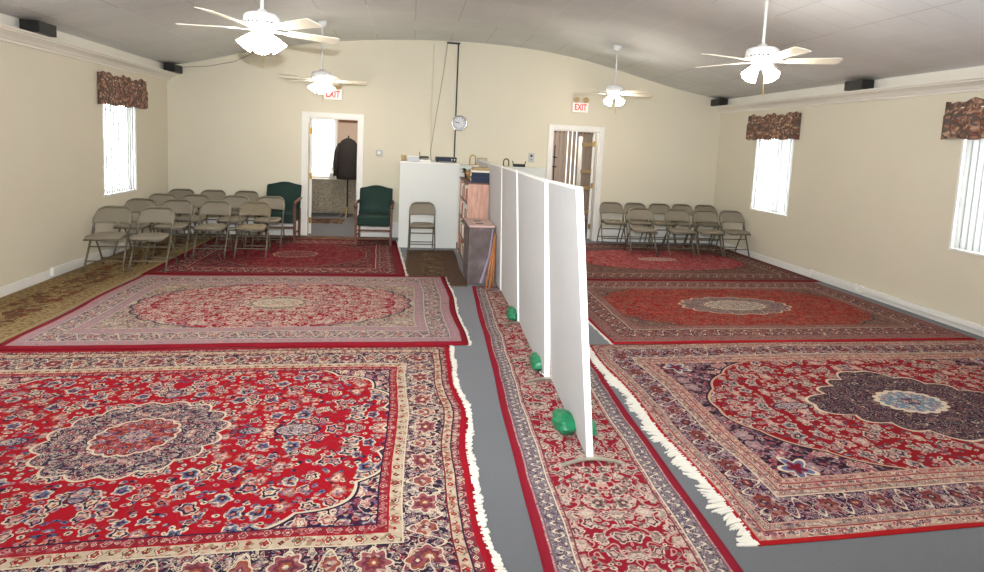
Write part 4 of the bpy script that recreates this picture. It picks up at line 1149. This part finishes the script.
# ------------------------------------------------------------------ partition
PN = [(2.65, 3.64, 1.003, .848, 1.062, .955, 1.51, 1.475), (3.65, 4.87, 1.018, .938, 1.074, .985, 1.475, 1.47), (4.88, 5.95, 1.062, .978, 1.080, 1.022, 1.47, 1.465),
      (5.96, 7.06, 1.072, 1.02, 1.085, 1.035, 1.465, 1.46), (7.065, 8.17, 1.085, 1.035, 1.085, 1.035, 1.46, 1.46)]
PL = ['nearest white partition panel, leaning slightly to the left', 'second white partition panel from the front', 'third white partition panel from the front', 'fourth white partition panel, beside the grey-brown box', 'rearmost white partition panel, beside the bookcase']
TH = .036
for k, (ya, yb, xa0, xa1, xb0, xb1, za, zb) in enumerate(PN):
    cx0 = (xa0 + xb0) / 2; cyc = (ya + yb) / 2
    t = thing('partition_panel', PL[k], 'partition', (cx0, cyc, .008), 0, 'white partition panels')
    def P(s, f, off):  # s 0..1 along y, f 0..1 height
        x = (xa0 + (xa1 - xa0) * f) * (1 - s) + (xb0 + (xb1 - xb0) * f) * s
        z = .02 + f * ((za * (1 - s) + zb * s) - .02)
        bow = .006 * sin(pi * s) * sin(pi * f)
        return Vector((x + off - bow - cx0, ya + (yb - ya) * s - cyc, z - .008))
    def slab(s0, s1, f0, f1, o0, o1, ns=8, nf=10):
        bm = nb()
        A_ = [[bm.verts.new(P(s0 + (s1 - s0) * i / ns, f0 + (f1 - f0) * j / nf, o0)) for j in range(nf + 1)] for i in range(ns + 1)]
        B_ = [[bm.verts.new(P(s0 + (s1 - s0) * i / ns, f0 + (f1 - f0) * j / nf, o1)) for j in range(nf + 1)] for i in range(ns + 1)]
        for i in range(ns):
            for j in range(nf):
                bm.faces.new((A_[i][j], A_[i][j + 1], A_[i + 1][j + 1], A_[i + 1][j])); bm.faces.new((B_[i][j], B_[i + 1][j], B_[i + 1][j + 1], B_[i][j + 1]))
        for i in range(ns):
            bm.faces.new((A_[i][0], A_[i + 1][0], B_[i + 1][0], B_[i][0])); bm.faces.new((A_[i][-1], B_[i][-1], B_[i + 1][-1], A_[i + 1][-1]))
        for j in range(nf):
            bm.faces.new((A_[0][j], B_[0][j], B_[0][j + 1], A_[0][j + 1])); bm.faces.new((A_[-1][j], A_[-1][j + 1], B_[-1][j + 1], B_[-1][j]))
        return fixn(bm)
    e = .005
    link('panel', slab(e, 1 - e, .0, .99, .001, TH - .001), M['partition'], t)
    link('edge_strip', slab(0, e, 0, 1, -.001, TH + .001, 1), M['pedge'], t)
    link('edge_strip', slab(1 - e, 1, 0, 1, -.001, TH + .001, 1), M['pedge'], t)
    link('top_strip', slab(e, 1 - e, .99, 1, 0, TH, 8, 1), M['pedge'], t)
    for s, yy_ in ((0, ya), (1, yb)):
        if s == 1 and k < 4: continue
        xc_ = (xa0 if s == 0 else xb0) + TH / 2
        bm = nb()
        pts = [(xc_ + dx - cx0, yy_ + (-.012 if s == 0 else .012) - .03 * (abs(dx) / .17) ** 2 - cyc, .017 - .013 * (abs(dx) / .17) ** 1.5) for dx in [(-.17 + .34 * i / 12) for i in range(13)]]
        for a, b in zip(pts, pts[1:]):
            pass
        top = []; bot = []
        for (x, y, z) in pts:
            top.append([bm.verts.new((x, y + w_, z + .004)) for w_ in (-.013, .013)]); bot.append([bm.verts.new((x, y + w_, z - .002)) for w_ in (-.013, .013)])
        for i in range(12):
            bm.faces.new((top[i][0], top[i + 1][0], top[i + 1][1], top[i][1])); bm.faces.new((bot[i][0], bot[i][1], bot[i + 1][1], bot[i + 1][0]))
            bm.faces.new((top[i][0], bot[i][0], bot[i + 1][0], top[i + 1][0])); bm.faces.new((top[i][1], top[i + 1][1], bot[i + 1][1], bot[i][1]))
        bm.faces.new((top[0][0], top[0][1], bot[0][1], bot[0][0])); bm.faces.new((top[-1][0], bot[-1][0], bot[-1][1], top[-1][1])); fixn(bm)
        link('foot', bm, M['steel'], t)['label'] = 'curved metal foot'
# green weight bags at the partition's base
def bag(x, y, sx, sy, sz, lab, seed):
    t = thing('weight_bag', lab, 'bag', (x, y, .008), 0, 'green weight bags along the partition')
    rnd = random.Random(seed); bm = nb()
    bmesh.ops.create_icosphere(bm, subdivisions=4, radius=1)
    for v in bm.verts:
        p = v.co.copy()
        rr = 1 + .10 * sin(p.x * 5 + seed) * sin(p.y * 4 + 1) + .06 * sin(p.z * 9 + p.y * 7 + seed)
        v.co = Vector((p.x * sx * rr, p.y * sy * rr, max(-.0, sz * .42 + p.z * sz * .6 * rr)))
    link('sack', bm, M['bag'], t, smooth=True)
    bm = nb(); tube(bm, [(0, sy * .85, sz * .5), (.01, sy * 1.1, sz * .55), (.0, sy * 1.25, sz * .3)], .014, 8, taper=[1, .5, 1.3]); link('tied_neck', bm, M['bag'], t, smooth=True)
bag(.972, 2.99, .07, .115, .10, 'green plastic weight bag on the runner, nearest the camera', 1)
bag(1.005, 3.87, .05, .12, .10, 'green plastic weight bag on the runner, beside the second partition panel', 2)
bag(1.03, 5.02, .055, .12, .11, 'green plastic weight bag on the runner, beside the third partition panel', 3)
bag(1.125, 2.96, .035, .09, .06, 'green plastic weight bag peeking out behind the nearest partition panel', 4)
bm = nb(); tube(bm, [(1.0, 3.74, .035), (1.0, 3.70, .04), (1.03, 3.66, .028)], .012); tag(link('panel_clip', bm, M['chrome'], smooth=True), 'small shiny clip at the foot of the second partition panel', 'clip')

# ------------------------------------------------------------------ speakers
def speaker(label, x, y, side):
    t = thing('wall_speaker', label, 'speaker', (x, y, 2.609), 0, 'black speakers on the wall ledges')
    bm = nb(); box(bm, -.085, .085, -.14, .14, 0, .118, bev=.004); link('cabinet', bm, M['blk'], t)
    bm = nb(); x0, x1 = sorted((side * .085, side * .09)); box(bm, x0, x1, -.13, .13, .006, .112, bev=.002); link('grille', bm, M['spkgrill'], t)
speaker('black speaker on the left ledge, nearest the camera', XL + .155, 6.16, 1)
speaker('black speaker on the left ledge, in the back corner', XL + .165, 9.23, 1)
speaker('black speaker on the right ledge, in the back corner', XR - .165, 9.24, -1)
speaker('black speaker on the right ledge, above between the two windows', XR - .155, 6.12, -1)
bm = nb(); tube(bm, [(XL + .17, 9.3, 2.70), (-3.3, 9.38, 2.76), (-2.9, 9.39, 2.86), (-2.6, 9.39, sm(-2.6) - .04)], .004, 6)
tag(link('speaker_cable', bm, plain('grey_cable', (120, 116, 108), .6), smooth=True), 'thin cable sagging from the back left speaker towards the ceiling', 'cable')

# ------------------------------------------------------------------ ceiling fans
def make_fan(label, x, y, zh, off, sh):
    zc = sm(x)
    t = thing('ceiling_fan', label, 'ceiling fan', (x, y, zh), 0, 'white ceiling fans with lit lamps')
    H = zc - zh
    F = M['fanwhite']
    bm = nb(); lathe(bm, [(.02, H - .085), (.05, H - .07), (.068, H - .03), (.07, H + .012)], n=24); link('canopy', bm, F, t, smooth=True)
    bm = nb(); tube(bm, [(0, 0, .09), (0, 0, H - .07)], .013, 12); link('downrod', bm, F, t, smooth=True)
    bm = nb(); lathe(bm, [(.0, .125), (.03, .12), (.045, .095), (.11, .085), (.135, .065), (.14, .03), (.135, -.005), (.12, -.015), (.0, -.02)], n=32, caps=False); mh = link('motor_housing', bm, F, t, smooth=True)
    bm = nb()
    for k in range(24):
        a = 2 * pi * k / 24; box(bm, -.006, .006, -.002, .004, .0, .012, Matrix.Rotation(a, 4, 'Z') @ Matrix.Translation((0, -.1385, 0)))
    link('vent_slots', bm, M['spkgrill'], mh)
    for k in range(5):
        A_ = R(off + 72 * k)
        T = Matrix.Rotation(A_, 4, 'Z') @ Matrix.Translation((0, 0, -.03)) @ Matrix.Rotation(R(-11), 4, 'X')
        bm = nb()
        P = [(.2, -.052), (.24, -.058), (.50, -.072), (.61, -.075), (.625, -.06), (.63, 0), (.625, .06), (.61, .075), (.50, .072), (.24, .058), (.2, .052)]
        a = [bm.verts.new(T @ Vector((p[0], p[1], .003))) for p in P]; b = [bm.verts.new(T @ Vector((p[0], p[1], -.003))) for p in P]
        bm.faces.new(a); bm.faces.new(b[::-1])
        for i in range(len(P)): bm.faces.new((a[i], b[i], b[(i + 1) % len(P)], a[(i + 1) % len(P)]))
        fixn(bm); bl = link('blade', bm, M['blade'], t)
        bm = nb(); box(bm, .09, .26, -.018, .018, -.009, -.0032, T, .0); link('blade_iron', bm, F, bl)
    bm = nb(); lathe(bm, [(0, -.02), (.075, -.022), (.08, -.05), (.06, -.085), (.035, -.10), (0, -.105)], n=24, caps=False); link('light_kit', bm, F, t, smooth=True)
    for k in range(4):
        a = R(sh + 90 * k)
        T = Matrix.Translation((.055 * cos(a), .055 * sin(a), -.075)) @ Matrix.Rotation(a, 4, 'Z') @ Matrix.Rotation(R(180 - 38), 4, 'Y')
        bm = nb()
        prof = [(.022, .0), (.03, .02), (.042, .05), (.05, .085), (.062, .12), (.066, .13), (.062, .13), (.046, .085), (.038, .05), (.024, .02)]
        lathe(bm, prof, (0, 0, 0), 20, None, caps=False)
        for v in bm.verts: v.co = T @ v.co
        s_ = link('lamp_shade', bm, M['shade'], t, smooth=True); s_['label'] = 'glowing frosted glass shade'
        bm = nb(); lathe(bm, [(.02, -.03), (.024, 0), (.02, .012)], (0, 0, 0), 14)
        for v in bm.verts: v.co = T @ v.co
        link('socket', bm, F, s_)
    bm = nb(); tube(bm, [(.02, -.03, -.1), (.02, -.03, -.34)], .0025, 6); link('pull_chain', bm, M['brass'], t)
    return t
make_fan('white ceiling fan with lit lamps, nearest on the left side', -1.20, 4.55, 2.565, 104, -75)
make_fan('white ceiling fan with lit lamps, far one on the left above the EXIT sign', -1.28, 7.9, 2.53, 4, -80)
make_fan('white ceiling fan with lit lamps, nearest on the right side', 3.11, 4.5, 2.60, 47, -80)
make_fan('white ceiling fan with lit lamps, far one on the right beside the EXIT sign', 3.05, 7.9, 2.60, 4, -66)

# ------------------------------------------------------------------ camera
f_px, pitch, yaw, roll = 532.1065, R(5.3244), R(8.7956), R(2.6232)
h = 1.7094
fwd = Vector((sin(yaw) * cos(pitch), cos(yaw) * cos(pitch), -sin(pitch)))
right = Vector((cos(yaw), -sin(yaw), 0)); up_ = right.cross(fwd)
r2 = right * cos(roll) + up_ * sin(roll); u2 = -right * sin(roll) + up_ * cos(roll)
cam = bpy.data.cameras.new('camera'); co = bpy.data.objects.new('camera', cam); C.objects.link(co)
mat = Matrix((r2, u2, -fwd)).transposed().to_4x4(); mat.translation = (0, 0, h); co.matrix_world = mat
cam.sensor_width = 36; cam.lens = f_px / 984 * 36; cam.shift_y = -(286 - 193.904) / 984; cam.clip_start = .05
sc.camera = co

# ------------------------------------------------------------------ lights
def light(name, kind, loc, energy, color=(1, 1, 1), **k):
    l = bpy.data.lights.new(name, kind); l.energy = energy; l.color = color
    for a, b in k.items(): setattr(l, a, b)
    o = bpy.data.objects.new(name, l); C.objects.link(o); o.location = loc
    return o
# on-camera flash, sits just above the lens
fl = light('camera_flash', 'SPOT', Vector((0, 0, h)) + u2 * .22, 1250, (.94, .97, 1), spot_size=R(134), spot_blend=1.0, shadow_soft_size=.02)
d_ = Vector((sin(yaw) * cos(R(-6)), cos(yaw), sin(R(14)))).normalized()
fl.rotation_euler = d_.to_track_quat('-Z', 'Y').to_euler()
# the other fans' lamps, behind the camera
for x in (-1.24, 3.1):
    light('fan_lamp', 'POINT', (x, 1.1, 2.4), 35, (1, .92, .80), shadow_soft_size=.15)
    light('fan_lamp', 'POINT', (x, -2.3, 2.4), 35, (1, .92, .80), shadow_soft_size=.15)
# added soft fill before the windowless rear wall, tilted up to the ceiling
a = light('rear_fill', 'AREA', (.92, YB + .1, 1.3), 90, (.95, .98, 1), shape='RECTANGLE', size=7, size_y=1.8)
a.rotation_euler = (R(118), 0, 0)
# far rooms
light('far_room_lamp', 'POINT', (-1.3, 10.6, 2.2), 42, (1, .95, .88), shadow_soft_size=.2)
light('far_room_lamp', 'POINT', (2.9, 10.6, 2.2), 42, (1, .95, .88), shadow_soft_size=.2)

w = bpy.data.worlds.new('world'); sc.world = w; w.use_nodes = True
bg = w.node_tree.nodes['Background']; bg.inputs[0].default_value = (.92, .96, 1, 1); bg.inputs[1].default_value = 14.5
sc.view_settings.view_transform = 'Standard'; sc.view_settings.look = 'None'; sc.view_settings.gamma = 1; sc.view_settings.exposure = 0
sc.cycles.use_denoising = True
sc.cycles.max_bounces = 6; sc.cycles.diffuse_bounces = 4; sc.cycles.transparent_max_bounces = 8
